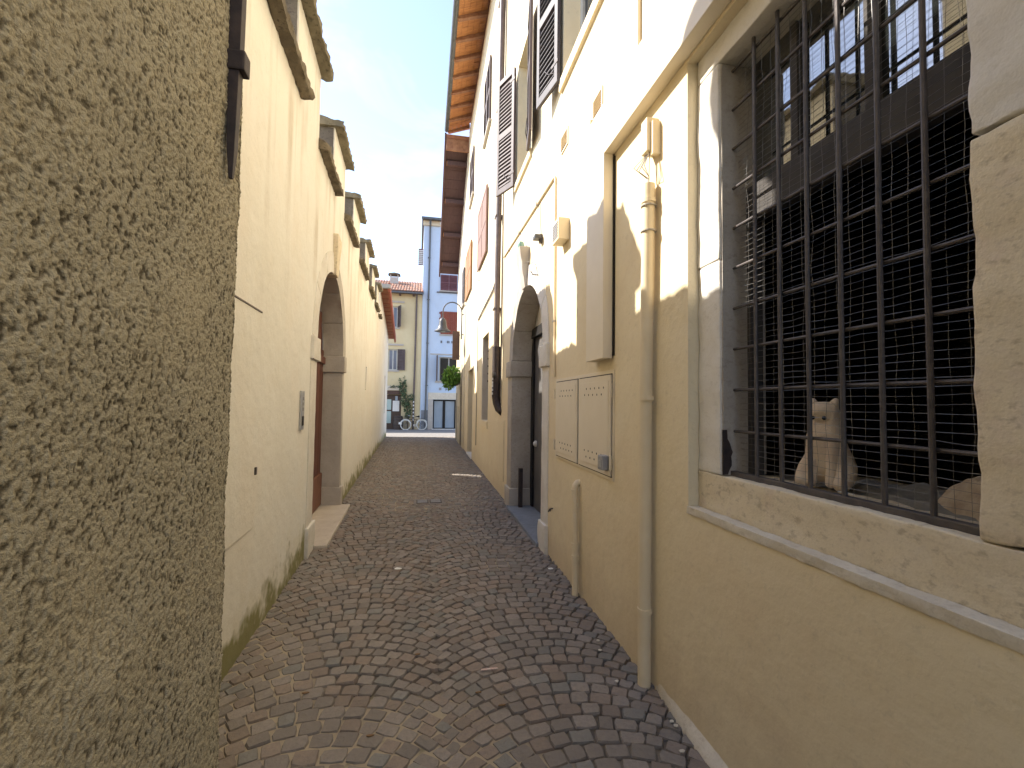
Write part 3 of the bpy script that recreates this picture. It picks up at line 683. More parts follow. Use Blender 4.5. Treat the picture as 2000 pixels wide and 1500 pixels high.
def shutter(par, T, hinge, dirn, width, z0, z1, ang, mat, slats=0.062, o0=.03, label=None):
    """one leaf hinged at `hinge`, lying back along the wall, ajar by `ang` radians"""
    ca, sa = math.cos(ang), math.sin(ang)
    def TT(w_, t_, z): return T(hinge+dirn*(w_*ca-t_*sa), o0+w_*sa+t_*ca, z)
    fr = .065
    m = MB(TT).box(0, fr, 0, .038, z0, z1).box(width-fr, width, 0, .038, z0, z1).box(fr, width-fr, 0, .038, z0, z0+.09).box(fr, width-fr, 0, .038, z1-.08, z1).box(fr, width-fr, 0, .038, (z0+z1)/2-.05, (z0+z1)/2+.05)
    so_ = m.build('shutter', mat, par, bevel=.003, label=label)
    n0 = int((z1-z0)/slats)
    for i in range(n0):
        z = z0+.10+i*slats
        if z+.05 > z1-.09: break
        if (z0+z1)/2-.10 < z < (z0+z1)/2+.04: continue
        MB(TT).add([(a, t_, c) for a in (fr-.004, width-fr+.004) for t_, c in ((.002, z+.066), (.010, z+.072), (.040, z+.006), (.032, z))], [(0, 1, 2, 3), (7, 6, 5, 4), (0, 4, 5, 1), (1, 5, 6, 2), (2, 6, 7, 3), (3, 7, 4, 0)]).build('slat', mat, so_)
    MB(TT).box(fr-.004, width-fr+.004, -.004, .003, z0+.08, z1-.07).build('backing', mat, so_)
    for zz_ in (z0+.2, z1-.2): MB(TT).box(-.02, .12, .036, .043, zz_, zz_+.03).build('hinge', 'iron_dark', so_)
    MB(TT).tube([(width*.55, .05, z0+.28), (width*.3, .06, z0+.16), (0.0, .02, z0+.10)], .005, 6).build('stay', 'iron_dark', so_)
    return so_
shutter(A, RW, 4.41, 1, .50, 4.90, 6.75, .20, 'shutter_grey', label='sunlit grey louvred shutter leaf standing ajar')
shutter(A, RW, 3.39, -1, .50, 4.90, 6.75, .1, 'shutter_grey')
shutter(A, RW, 5.85, -1, .49, 4.96, 6.85, .16, 'shutter_dark')
shutter(A, RW, 6.86, 1, .49, 4.96, 6.85, .42, 'shutter_dark')
def closed_shutters(par, T, u0, u1, z0, z1, mat, out=.04, louvre=True, label=None, frame=True):
    um = (u0+u1)/2
    for a, b in ((u0, um-.006), (um+.006, u1)):
        m = MB(T).box(a, a+.06, out-.04, out, z0, z1).box(b-.06, b, out-.04, out, z0, z1).box(a+.06, b-.06, out-.04, out, z0, z0+.1).box(a+.06, b-.06, out-.04, out, z1-.1, z1).box(a+.06, b-.06, out-.04, out, (z0+z1)/2-.05, (z0+z1)/2+.05)
        s_ = m.build('shutter', mat, par, bevel=.003, label=label)
        if louvre:
            n = int((z1-z0)/.09)
            for i in range(1, n):
                z = z0+i*(z1-z0)/n
                MB(T).add([(q, t_, c) for q in (a+.055, b-.055) for t_, c in ((out-.035, z+.05), (out-.028, z+.058), (out+.001, z+.006), (out-.006, z))], [(0, 1, 2, 3), (7, 6, 5, 4), (0, 4, 5, 1), (1, 5, 6, 2), (2, 6, 7, 3), (3, 7, 4, 0)]).build('slat', mat, s_)
            MB(T).box(a+.06, b-.06, out-.04, out-.034, z0+.1, z1-.1).build('panel', mat, s_)
        else:
            for j in range(4):
                q0 = a+.062+j*(b-a-.124)/4
                MB(T).box(q0+.002, q0+(b-a-.124)/4-.002, out-.034, out-.008, z0+.1, z1-.1).build('board', mat, s_)
    if frame:
        MB(T).box(u0-.06, u1+.06, -.02, out+.02, z0-.09, z0-.02).build('sill', 'stone_grey', par, bevel=.004)
closed_shutters(A, RW, 10.05, 11.1, 8.0, 9.5, 'shutter_dark', .05)
closed_shutters(A, RW, 13.8, 14.9, 8.05, 9.5, 'shutter_dark', .05)
closed_shutters(A, RW, 10.25, 12.0, 5.05, 6.6, 'shutter_pink', .06, False, frame=False)
closed_shutters(A, RW, 13.95, 15.95, 5.1, 6.62, 'shutter_orange', .06, False, frame=False)
# small iron shutter holds
for u, z in ((9.6, 7.7), (11.7, 4.75), (9.9, 4.6), (15.5, 4.9)):
    MB(RW).tube([(u, 0, z), (u, .07, z), (u+.02, .09, z-.05)], .008, 6).build('shutter_hook', 'iron_dark', A)
# --- arched doorway
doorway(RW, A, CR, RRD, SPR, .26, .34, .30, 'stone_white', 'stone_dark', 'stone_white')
MB(RW).box(CR-RRD-.02, CR+RRD+.02, -.36, .07, -.05, .04).build('threshold', 'slate', A, bevel=.008, rough=(.12, .006, 6))
dd = MB(RW).box(CR-RRD-.05, CR+RRD-.14, -.36, -.325, .03, 2.60).build('door', 'door_grey', A)
MB(RW).box(CR+RRD-.14, CR+RRD+.05, -.36, -.295, .03, 2.60).build('door_frame', 'door_black', dd, bevel=.004)
MB(RW).box(CR-RRD-.05, CR+RRD+.05, -.36, -.27, 2.60, 2.74).build('lintel', 'door_black', dd, bevel=.004)
MB(RW).lathe((CR+.68, -.33, 1.0), [(.045, 0), (.045, .03), (.02, .05)], 14, 'y').build('door_knob', 'white_paint', dd)
MB(RW).prism([(CR-RRD-.05, 2.742), (CR+RRD+.05, 2.742)]+[(CR+(RRD+.02)*math.cos(a), SPR+(RRD+.02)*math.sin(a)) for a in [.56+i*(math.pi-1.12)/10 for i in range(11)]], -.36, -.31).build('tympanum', 'white_paint', A)
MB(RW).box(CR+RRD-.16, CR+RRD-.10, -.15, -.09, .03, .62).build('iron_stub', 'iron_dark', A, bevel=.006)
# --- tall narrow window and further door
MB(RW).box(9.85, 11.0, -.34, -.30, 1.2, 3.15).build('window', 'pane_dark', A)
nb = MB(RW).box(10.92, 10.998, -.30, -.004, 1.2, 3.14).build('reveal_board', 'threshold', A)
for i in range(5): MB(RW).box(10.90, 10.922, -.16, -.12, 2.1+i*.18, 2.14+i*.18).build('bolt', 'iron_dark', nb)
MB(RW).box(9.78, 11.06, -.2, .03, 1.05, 1.198).build('sill', 'plaster_right', A, bevel=.005)
d2 = MB(RW).box(13.2, 14.65, -.30, -.25, .02, 2.6).build('door', 'shutter_grey', A)
MB(RW).box(13.9, 13.95, -.25, -.24, .05, 2.55).build('stile', 'shutter_dark', d2)
MB(RW).box(13.15, 14.7, -.3, .03, -.03, .05).build('threshold', 'stone_white', A, bevel=.006)
MB(RW).box(7.66, 8.75, .0, .012, .28, 1.30).build('meter_cover', 'plaster_right', A, bevel=.003)
MB(RW).box(7.69, 8.72, .010, .016, .31, 1.27).build('meter_door', 'plaster_right', A, bevel=.002)
# --- mortar fillet at the foot of the wall
fm = MB(RW); nF = 40
for i in range(nF):
    u0 = -1+i*3.45/nF; u1 = u0+3.45/nF
    w0 = .045*max(0, min(1, (2.45-u0)/.5))+.006; w1 = .045*max(0, min(1, (2.45-u1)/.5))+.006
    fm.add([(u0, 0, -.03), (u0, w0, -.03), (u0, w0*.9, .012), (u0, .0, .055), (u1, 0, -.03), (u1, w1, -.03), (u1, w1*.9, .012), (u1, 0, .055)], [(0, 1, 5, 4), (1, 2, 6, 5), (2, 3, 7, 6)])
fm.build('mortar_fillet', 'mortar', A, rough=(.03, .008, 14))

t = thing('wall_pegs', RW(4.72, 0, .5), 'two rusty pegs left in the cream wall beside the dark doorway', 'pegs')
for u, z in ((4.62, .52), (4.68, .50)): MB(RW).tube([(u, -.01, z), (u+.005, .02, z), (u+.01, .03, z-.03)], .007, 6).build('peg', 'iron_bar', t)
# ------------------------------------------------------------------ fixtures on the cream house
# boxed-in casing, L-shaped
t = thing('cable_casing', RW(3.3, 0, 1.9), 'cream boxed-in casing running along the wall and down beside the meter doors', 'casing')
MB(RW).box(3.07, 3.42, .012, .085, 1.93, 3.80).build('vertical_box', 'metal_cream', t, bevel=.004)
MB(RW).box(-1, 3.07, .0, .083, 3.42, 3.797).build('horizontal_box', 'metal_cream', t, bevel=.004)
MB(RW).box(3.05, 3.07, .0, .012, 1.95, 3.40).build('gap_shade', 'hole_dark', t)  # dark strip painted in as the shaded gap behind the casing
# twin-leaf meter cabinet
t = thing('meter_cabinet', RW(3.8, 0, 1.07), 'flat cream metal meter cabinet with two perforated doors and padlock box', 'cabinet')
MB(RW).box(3.05, 4.53, -.01, .008, 1.06, 1.85).build('frame', 'metal_cream', t, bevel=.002)
hole = MB(RW).lathe((0, 0, 0), [(.008, 0), (.008, .0015)], 8, 'y').v
for a, b, nh in ((3.08, 3.78, 5), (3.82, 4.49, 5)):
    MB(RW).box(a-.009, b+.009, .004, .0092, 1.081, 1.824).build('gap', 'hole_dark', t)
    lf = MB(RW).box(a, b, .006, .020, 1.09, 1.815).build('door', 'metal_cream', t, bevel=.002)
    MB(RW).box(a+.035, b-.035, .018, .0245, 1.13, 1.775).build('door_panel', 'metal_cream', lf, bevel=.002)
    for zr_, off in ((1.725, 0), (1.675, .5), (1.225, .5), (1.175, 0)):
        for i in range(nh):
            u = a+.12+(i+off*.9)*(b-a-.24)/nh
            MB(RW).lathe((u, .0243, zr_), [(.0085, 0), (.0085, .001)], 8, 'y').build('vent_hole', 'hole_dark', lf)
for z in (1.19, 1.70):
    MB(RW).tube([(3.055, .028, z-.05), (3.055, .028, z+.05)], .010, 8).build('hinge', 'metal_cream', t)
    MB(RW).tube([(4.515, .024, z-.05), (4.515, .024, z+.05)], .008, 8).build('hinge', 'metal_cream', t)
MB(RW).box(3.10, 3.19, .02, .072, 1.13, 1.235).build('padlock_box', 'grey_plastic', t, bevel=.008)
MB(RW).box(3.125, 3.165, .072, .077, 1.15, 1.20).build('padlock', 'steel', t, bevel=.002)
# near drainpipe and cut conduit box above it
t = thing('downpipe', RW(2.5, .05, 0), 'cream drainpipe with open cut top rising from the cobbles beside the barred window', 'drainpipe')
MB(RW).tube([(2.50, .048, -.01), (2.49, .048, 1.5), (2.455, .048, 2.90)], .037, 18).build('pipe', 'pipe_cream', t, smooth=True)
for z in (.42, 1.64, 2.80):
    MB(RW).tube([(2.50-.016*z, .048, z-.012), (2.50-.016*z, .048, z+.012)], .042, 18).build('collar', 'pipe_cream', t, smooth=True)
for z in (2.62, 2.77):
    MB(RW).tube([(2.50-.016*z, .048, z-.004), (2.50-.016*z, .048, z+.004)], .0445, 18).build('clip', 'cable_grey', t)
t = thing('junction_box', RW(2.46, .03, 3.08), 'broken cream conduit box with loose wires above the cut drainpipe', 'junction box')
MB(RW).box(2.425, 2.50, .0, .075, 3.09, 3.29).build('housing', 'pipe_cream', t, bevel=.004)
MB(RW).box(2.40, 2.425, .0, .05, 3.06, 3.26).build('lip', 'pipe_cream', t, bevel=.003)
for i in range(7):
    r = random.Random(i); q = r.uniform(-.05, .05); o_ = r.uniform(.03, .1)
    MB(RW).tube([(2.46+q*.5, .045, 3.10), (2.46+q*1.1, o_+.02, 3.02-r.uniform(0, .05)), (2.455+q*.3, .05, 2.94), (2.455, .048, 2.88)], .0028, 5).build('wire', 'cable_grey', t)
# short vent stub
t = thing('vent_stub', RW(3.77, .05, 0), 'short cream vent pipe with elbow into the wall below meter cabinet', 'pipe')
MB(RW).tube([(3.755, .045, -.01), (3.77, .045, .55), (3.79, .045, .86), (3.793, .040, .90), (3.794, .02, .925), (3.795, -.02, .93)], .027, 14).build('pipe', 'pipe_cream', t, smooth=True)
for z in (.30, .40): MB(RW).tube([(3.758+.02*z, .045, z-.02), (3.758+.02*z, .045, z+.025)], .034, 14).build('collar', 'pipe_cream', t, smooth=True)
MB(RW).tube([(3.79, .045, .855), (3.79, .045, .872)], .031, 14).build('collar', 'pipe_cream', t, smooth=True)
# dark downpipe
t = thing('brown_downpipe', RW(8.2, .06, 1.45), 'dark brown drainpipe with stickered iron foot bending into the cream wall', 'drainpipe')
MB(RW).tube([(8.02, .70, 11.05), (8.02, .60, 10.9), (8.04, .12, 10.4), (8.05, .075, 10.2), (8.22, .075, 4.2), (8.22, .075, 2.6)], .055, 14).build('pipe', 'pipe_brown', t, smooth=True)
MB(RW).tube([(8.22, .075, 2.62), (8.21, .075, 1.72), (8.19, .06, 1.60), (8.12, .03, 1.50), (8.05, -.03, 1.44)], .072, 14).build('iron_foot', 'iron_dark', t, smooth=True)
for z in (9.0, 7.0, 5.0, 3.3): MB(RW).box(8.05+.02*(10.2-z), 8.25+.02*(10.2-z)-.03, 0, .14, z, z+.035).build('bracket', 'pipe_brown', t, bevel=.004)
MB(RW).lathe((8.13, .10, 2.1), [(.045, 0), (.045, .045)], 14, 'y').build('sticker', 'lamp_metal', t)
for i in range(5):
    r = random.Random(60+i); MB(RW).box(8.17, 8.23, .13, .1485, 1.75+i*.065, 1.78+i*.065+r.uniform(0, .03)).build('paper_remnant', 'paper', t)
# conduits, cables
t = thing('conduit', RW(4.6, .02, 1.9), 'thin cream conduit climbing the cream wall and turning towards the brown drainpipe', 'conduit')
MB(RW).tube([(4.57, .016, 1.88), (4.60, .016, 3.98), (4.63, .016, 4.02), (7.9, .016, 4.17)], .013, 8).build('tube', 'pipe_cream', t, smooth=True)
for u, z in ((5.4, 4.055), (6.5, 4.105), (7.4, 4.145)): MB(RW).box(u, u+.03, 0, .034, z-.02, z+.02).build('clip', 'cable_grey', t)
MB(RW).box(4.565, 4.605, 0, .034, 2.45, 2.47).build('clip', 'cable_grey', t)
t = thing('wall_cable', RW(9, .02, 1.2), 'bundle of dark cables along the cream wall past the narrow window', 'cable')
for i in range(3):
    MB(RW).tube([(8.4, .02+.01*i, 3.98+.03*i), (9.2, .02, 3.86+.03*i), (10.4, .02, 3.80+.03*i), (11.9, .02, 3.74+.02*i), (11.93+.01*i, .02, 3.2), (11.93+.01*i, .02, .5)], .008, 6).build('strand', 'cable', t)
t = thing('pipe_cables', RW(7.98, .02, 1.6), 'thin cables hanging straight beside the brown drainpipe', 'cable')
for i in range(3):
    MB(RW).tube([(7.96-.03*i+.01*math.sin(z*3+i), .02+.01*i, z) for z in np.linspace(1.55+.3*i, 10.6, 22)], .007, 6).build('strand', 'cable', t)
t = thing('thin_pipe', RW(2.66, .02, 3.8), 'thin cream pipe running up the wall from the casing top', 'conduit')
MB(RW).tube([(2.66, .015, 3.80), (2.66, .015, 7.0)], .014, 8).build('tube', 'pipe_cream', t, smooth=True)
MB(RW).box(2.645, 2.675, 0, .035, 4.6, 4.63).build('clip', 'pipe_cream', t)
# vents
def vent(u0, u1, z0, z1, label, tail=False):
    t = thing('wall_vent', RW(u0, 0, z0), label, 'vent')
    MB(RW).box(u0, u1, -.005, .012, z0, z1).build('frame', 'metal_cream', t, bevel=.002)
    n = 9
    for i in range(n):
        z = z0+.02+i*(z1-z0-.04)/n
        MB(RW).add([(q, o, c) for q in (u0+.018, u1-.018) for o, c in ((.010, z+.008), (.013, z+.011), (.021, z+.003), (.018, z))], [(0, 1, 2, 3), (7, 6, 5, 4), (0, 4, 5, 1), (1, 5, 6, 2), (2, 6, 7, 3), (3, 7, 4, 0)]).build('louvre', 'pipe_cream', t)
    MB(RW).box(u0+.016, u1-.016, .010, .0125, z0+.016, z1-.016).build('backing', 'wood_beam', t)
    if tail: MB(RW).box(u1-.02, u1+.03, 0, .04, z0-.14, z0+.01).build('spout', 'pipe_cream', t, bevel=.003)
vent(3.30, 3.50, 3.92, 4.10, 'louvred wall vent with a small spout above the casing', True)
vent(4.20, 4.42, 4.14, 4.32, 'louvred wall vent between the casing and conduit corner')
t = thing('gas_box', RW(4.2, 0, 3.16), 'small cream louvred box with a shadow standing off wall above meter doors', 'wall box')
MB(RW).box(4.14, 4.36, 0, .11, 3.17, 3.38).build('housing', 'pipe_cream', t, bevel=.006)
for i in range(6): MB(RW).box(4.165, 4.335, .108, .116, 3.20+i*.027, 3.213+i*.027).build('louvre', 'grey_plastic', t)
t = thing('spot_lamp', RW(5.2, 0, 3.52), 'tiny dark spotlight on a wire above the arched doorway', 'lamp')
MB(RW).box(5.15, 5.27, .03, .10, 3.54, 3.585).build('head', 'lamp_metal', t, bevel=.004)
MB(RW).box(5.18, 5.24, 0, .035, 3.50, 3.60).build('bracket', 'iron_bar', t, bevel=.003)
MB(RW).tube([(5.21, .01, 3.59), (5.24, .015, 3.75), (5.30, .01, 4.07)], .004, 5).build('wire', 'cable', t)
t = thing('green_lamp', RW(CR+.36, 0, 3.78), 'small green glass bulkhead lamp above the right keystone', 'lamp')
MB(RW).lathe((CR+.10, .07, 3.73), [(.03, 0), (.045, .01), (.05, .05), (.04, .09), (.015, .105)], 14).build('globe', 'green_glass', t, smooth=True)
MB(RW).box(CR+.07, CR+.13, -.01, .07, 3.70, 3.735).build('base', 'iron_bar', t, bevel=.003)
t = thing('arch_hook', RW(5.2, 0, 3.0), 'small iron hook with a drooping wire beside the arch', 'hook')
MB(RW).tube([(5.33, -.01, 3.15), (5.33, .08, 3.15), (5.36, .10, 3.20)], .008, 6).build('hook', 'iron_dark', t)
MB(RW).tube([(5.33, .02, 3.15), (5.48, .02, 3.33), (5.7, .025, 3.44), (5.92, .05, 3.47)], .004, 5).build('wire', 'cable_grey', t)

# ------------------------------------------------------------------ inside the barred window
def skin_body(name, mat, par, verts, edges, radii, loc, rotz, scale=1.0):
    me = bpy.data.meshes.new(name); me.from_pydata([tuple(Vector(v)*scale) for v in verts], edges, [])
    o = link(name, me, mat, par); o.location = loc; o.rotation_euler.z = rotz
    sk = o.modifiers.new('skin', 'SKIN'); sk.use_smooth_shade = True
    for i, r in enumerate(radii):
        d = me.skin_vertices[0].data[i]; rr_ = r if isinstance(r, tuple) else (r, r); d.radius = (rr_[0]*scale, rr_[1]*scale)
    me.skin_vertices[0].data[0].use_root = True
    sb = o.modifiers.new('sub', 'SUBSURF'); sb.levels = 2; sb.render_levels = 2
    return o
cv = [(0, 0, .085), (0, .0, .13), (0, .01, .18), (0, .012, .225), (0, .02, .262), (0, .045, .272), (0, .066, .266),   # pelvis, spine, neck, skull, muzzle
      (.038, .02, .315), (-.038, .02, .315),      # ear tips
      (.028, .04, .16), (.03, .05, .07), (.03, .062, .012), (-.028, .04, .16), (-.03, .05, .07), (-.03, .062, .012),   # fore legs
      (.062, .02, .05), (.058, .075, .014), (-.062, .02, .05), (-.058, .075, .014),   # hind legs
      (.03, -.075, .03), (.09, -.09, .018), (.13, -.04, .018), (.03, .03, .292), (-.03, .03, .292)]
ce = [(0, 1), (1, 2), (2, 3), (3, 4), (4, 5), (5, 6), (4, 22), (22, 7), (4, 23), (23, 8), (2, 9), (9, 10), (10, 11), (2, 12), (12, 13), (13, 14), (0, 15), (15, 16), (0, 17), (17, 18), (0, 19), (19, 20), (20, 21)]
cr_ = [.075, .066, .056, .04, .046, .036, .018, .006, .006, .026, .017, .018, .026, .017, .018, .04, .02, .04, .02, .022, .016, .011, .018, .018]
cat = skin_body('cat', 'fur', None, cv, ce, cr_, (1.63, 1.575, 1.272), math.pi*.62, 1.16)
tag(cat, 'pale cream cat sitting upright behind the barred window', 'cat')
for sx in (-1, 1):
    e = MB().lathe((sx*.019, .083, .289), [(.002, -.006), (.007, -.003), (.008, .001), (.004, .004)], 10, 'y'); e.build('eye', 'pane_dark', cat, loc=None) if False else None
    m_ = MB().lathe((sx*.021, .080, .287), [(.003, -.006), (.008, -.002), (.008, .003), (.003, .006)], 10, 'y')
    me = bpy.data.meshes.new('eye'); me.from_pydata([tuple(v) for v in m_.v], [], m_.f); link('eye', me, 'pane_dark', cat)
def blanket(name, mat, u0, u1, o0, o1, z0, amp, seed, label, cat_):
    nu_, nv_ = 46, 26; V = []
    for i in range(nu_):
        for j in range(nv_):
            a = i/(nu_-1); b = j/(nv_-1); u = u0+a*(u1-u0); o = o0+b*(o1-o0)
            e = min(1, 3*min(a, 1-a))*min(1, 3*min(b, 1-b))
            hh = amp*(.55+.55*noise.noise(Vector((u*6, o*6, seed)))+.22*noise.noise(Vector((u*15, o*15, seed)))+.08*noise.noise(Vector((u*40, o*40, seed))))*math.sin(min(1, e)*math.pi/2)
            V.append(RW(u, o, z0+max(0, hh)))
    c = Vector(RW((u0+u1)/2, (o0+o1)/2, z0))
    me = grid_mesh(name, np.array(V)-np.array(c), nu_, nv_)
    for p in me.polygons: p.use_smooth = True
    return tag(link(name, me, mat, None, c), label, cat_)
blanket('blanket', 'cloth_dusty', .72, 1.95, -.62, -.29, 1.225, .12, 3.3, 'rumpled dusty dark blanket on the ledge inside the barred window', 'blanket')
blanket('cloth_bundle', 'cloth_pale', .98, 1.30, -.54, -.33, 1.25, .17, 8.2, 'pale crumpled cloth bundle on the blanket inside the barred window', 'cloth')
t = flat_patch('paper_scrap', 'paper', [(RX(1.35)+.20, 1.38), (RX(1.35)+.215, 1.40), (RX(1.35)+.205, 1.45), (RX(1.35)+.19, 1.44)], 1.288, 'white paper scrap on the stone behind the grille bottom rail', 'paper')

# ------------------------------------------------------------------ RIGHT FAR: gabled house at the plaza corner
B = thing('gabled_house', (RX(18), 18, 0), 'weathered yellow house with plum boarded roof verge at the alley end', 'house')
bz = lambda u: 10.85-(u-16.0)*.735
slab('wall', [(16.0, -.3), (20.35, -.3), (20.35, bz(20.35)), (16.0, bz(16.0))], [rect(18.55, 19.1, .75, 1.45)], RW, .02, -.36, 'plaster_far', B)
MB().add([(RX(20.35)-.02, 20.35, -.3), (9, 20.35, -.3), (9, 20.35, bz(20.35)), (RX(20.35)-.02, 20.35, bz(20.35)), (RX(20.35)-.02, 20.0, -.3), (9, 20.0, -.3), (9, 20.0, bz(20.35)), (RX(20.35)-.02, 20.0, bz(20.35))],
         [(0, 1, 2, 3), (4, 7, 6, 5), (0, 4, 5, 1), (3, 2, 6, 7), (0, 3, 7, 4), (1, 5, 6, 2)]).build('end_wall', 'plaster_far', B)
brf = MB(RW).add([(u, o, bz(u)+dz) for u in (15.98, 20.75) for o, dz in ((-7, .03), (.84, .03), (.84, .16), (-7, .16))], [(0, 1, 2, 3), (7, 6, 5, 4), (0, 4, 5, 1), (1, 5, 6, 2), (2, 6, 7, 3), (3, 7, 4, 0)]).build('roof', 'tile', B)
for i in range(16):
    u = 16.0+i*.295
    MB(RW).add([(u+du, o, bz(u+du)+dz) for du in (0, .285) for o, dz in ((.0, 0), (.80, 0), (.80, .028), (0, .028))], [(0, 1, 2, 3), (7, 6, 5, 4), (0, 4, 5, 1), (1, 5, 6, 2), (2, 6, 7, 3), (3, 7, 4, 0)]).build('soffit_board', 'wood_plum', brf)
MB(RW).add([(u, o, bz(u)+dz) for u in (15.97, 20.76) for o, dz in ((.80, -.12), (.86, -.12), (.86, .19), (.80, .19))], [(0, 1, 2, 3), (7, 6, 5, 4), (0, 4, 5, 1), (1, 5, 6, 2), (2, 6, 7, 3), (3, 7, 4, 0)]).build('verge_board', 'wood_plum', brf)
MB(RW).box(15.96, 16.03, .0, .80, 10.45, 10.86).build('end_board', 'wood_beam', brf, bevel=.006)
for u in (16.5, 17.7, 18.9, 20.1):
    MB(RW).box(u, u+.14, -.02, .74, bz(u+.14)-.17, bz(u+.14)-.02).build('purlin', 'wood_plum', brf, bevel=.005)
    MB(RW).box(u+.01, u+.13, .74, .755, bz(u+.14)-.16, bz(u+.14)-.03).build('purlin_end', 'wood_orange', brf)
MB(RW).box(18.55, 19.1, -.2, -.17, .75, 1.45).build('niche_door', 'shutter_dark', B)
for u, z in ((17.0, 3.0), (17.4, 2.2), (19.6, 2.0)): MB(RW).tube([(u, .03, .02), (u, .03, z)], .012, 6).build('pipe', 'iron_bar', B)
closed_shutters(B, RW, 16.5, 17.3, 5.2, 6.5, 'shutter_grey', .07, False)
# street lamp, hanging sign, hanging plant
t = thing('street_lamp', RW(16.6, 0, 3.9), 'grey bell-shaped street lamp on a gooseneck bracket', 'street lamp')
lp = [(16.6, .10, 3.88), (16.6, .10, 4.85)]+[(16.6, .44-.34*math.cos(a), 4.85+.36*math.sin(a)) for a in [math.pi*i/12 for i in range(1, 12)]]+[(16.6, .78, 4.80), (16.6, .78, 4.62)]
MB(RW).tube(lp, .022, 8).build('gooseneck', 'lamp_metal', t, smooth=True)
MB(RW).lathe((16.6, .78, 4.14), [(.30, 0), (.29, .015), (.19, .09), (.145, .20), (.125, .36), (.11, .42), (.07, .46), (.03, .50)], 20).build('shade', 'lamp_metal', t, smooth=True)
MB(RW).lathe((16.6, .78, 4.10), [(.05, 0), (.09, .03), (.09, .06)], 14).build('bulb', 'frosted', t, smooth=True)
for z in (4.05, 4.78): MB(RW).tube([(16.6, -.01, z), (16.6, .10, z)], .018, 8).build('bracket', 'lamp_metal', t)
t = thing('hanging_sign', RW(18.4, 0, 3.3), 'tall narrow brown sign panel on the weathered yellow house', 'sign')
MB(RW).box(18.4, 18.46, .04, .32, 3.3, 4.45).build('panel', 'sign_brown', t, bevel=.006)
for z in (3.45, 4.3): MB(RW).tube([(18.43, -.01, z), (18.43, .06, z)], .014, 6).build('bracket', 'iron_bar', t)
def leaves(center, rad, n, size, seed, flat=None, droop=.3):
    r = random.Random(seed); V = []; F = []
    for i in range(n):
        while True:
            p = Vector((r.uniform(-1, 1), r.uniform(-1, 1), r.uniform(-1, 1)))
            if .25 < p.length < 1+.16*noise.noise(p*3+Vector((seed, 0, 0))): break
        p = Vector((p.x*rad[0], p.y*rad[1], p.z*rad[2]))
        d = (p.normalized()+Vector((r.uniform(-.7, .7), r.uniform(-.7, .7), r.uniform(-.7, .4)-droop))).normalized()
        s_ = size*r.uniform(.6, 1.3); x_ = d.orthogonal().normalized(); x_.rotate(Matrix.Rotation(r.uniform(0, 6.28), 3, d)); nrm = d.cross(x_)
        b = len(V); c = center+p
        V += [c-d*s_*.1, c+d*s_*.35+x_*s_*.33+nrm*s_*.08, c+d*s_, c+d*s_*.35-x_*s_*.33+nrm*s_*.08]; F += [(b, b+1, b+2), (b, b+2, b+3)]
    return V, F
def foliage(name, parts, mat, par):
    m = MB()
    for V, F in parts: b = len(m.v); m.v += V; m.f += [[b+i for i in f] for f in F]
    org = ORG[par]; me = bpy.data.meshes.new(name); me.from_pydata([tuple(v-org) for v in m.v], [], m.f); return tag(link(name, me, mat, par), kind='stuff')
pc = Vector(RW(18.0, .34, 2.62))
t = thing('hanging_plant', RW(18, .3, 2.0), 'bushy bright green plant in a pot hung on the yellow house wall', 'plant')
foliage('foliage', [leaves(pc, (.33, .38, .36), 900, .10, 3), leaves(pc+Vector((-.1, -.1, -.2)), (.25, .3, .3), 400, .10, 5)], 'leaf', t)
MB(RW).lathe((18, .20, 2.25), [(.09, 0), (.13, .2), (.14, .22)], 14).build('pot', 'pot', t)
MB(RW).tube([(18, -.01, 2.35), (18, .1, 2.30)], .016, 6).build('bracket', 'iron_bar', t)
for i in range(5): MB().tube([tuple(pc+Vector((0, 0, -.25))), tuple(pc+Vector((random.uniform(-.15, .15), random.uniform(-.2, .2), 0))), tuple(pc+Vector((random.uniform(-.28, .2), random.uniform(-.3, .3), random.uniform(-.1, .3))))], [.012, .008, .004], 5).build('stem', 'bark', t)

# ------------------------------------------------------------------ PLAZA: yellow house
YH = thing('yellow_house', (-1, PY, PZ), 'pale yellow plaza house with tiled roof, chimney and dark shutters', 'house')
YE = 8.95
slab('wall', rect(-12, .2, -.4, YE), [rect(-2.02, -1.42, 6.62, 8.06), rect(-1.98, -1.38, 3.72, 5.14), rect(-2.35, -1.06, PZ, 2.08)], PW, 0, -.3, 'plaster_yellow', YH)
MB(PW).box(-12, .2, -8, -7.7, -.4, YE).build('back_wall', 'plaster_yellow', YH)
MB(PW).box(-12, -11.7, -7.7, -.3, -.4, YE).build('side_wall', 'plaster_yellow', YH)
MB(PW).box(-.1, .2, -7.7, -.3, -.4, YE).build('side_wall', 'plaster_yellow', YH)
yr = MB(PW).add([(x, o, z) for x in (-12.3, .26) for o, z in ((-4, YE+1.75), (.5, YE-.02), (.5, YE+.06), (-4, YE+1.83))], [(0, 1, 2, 3), (7, 6, 5, 4), (0, 4, 5, 1), (1, 5, 6, 2), (2, 6, 7, 3), (3, 7, 4, 0)]).build('roof', 'tile_old', YH)
MB(PW).add([(x, o, z) for x in (-12.3, .26) for o, z in ((-4, YE+1.75), (-8.4, YE), (-8.4, YE+.08), (-4, YE+1.83))], [(0, 1, 2, 3), (7, 6, 5, 4), (0, 4, 5, 1), (1, 5, 6, 2), (2, 6, 7, 3), (3, 7, 4, 0)]).build('roof', 'tile_old', YH)
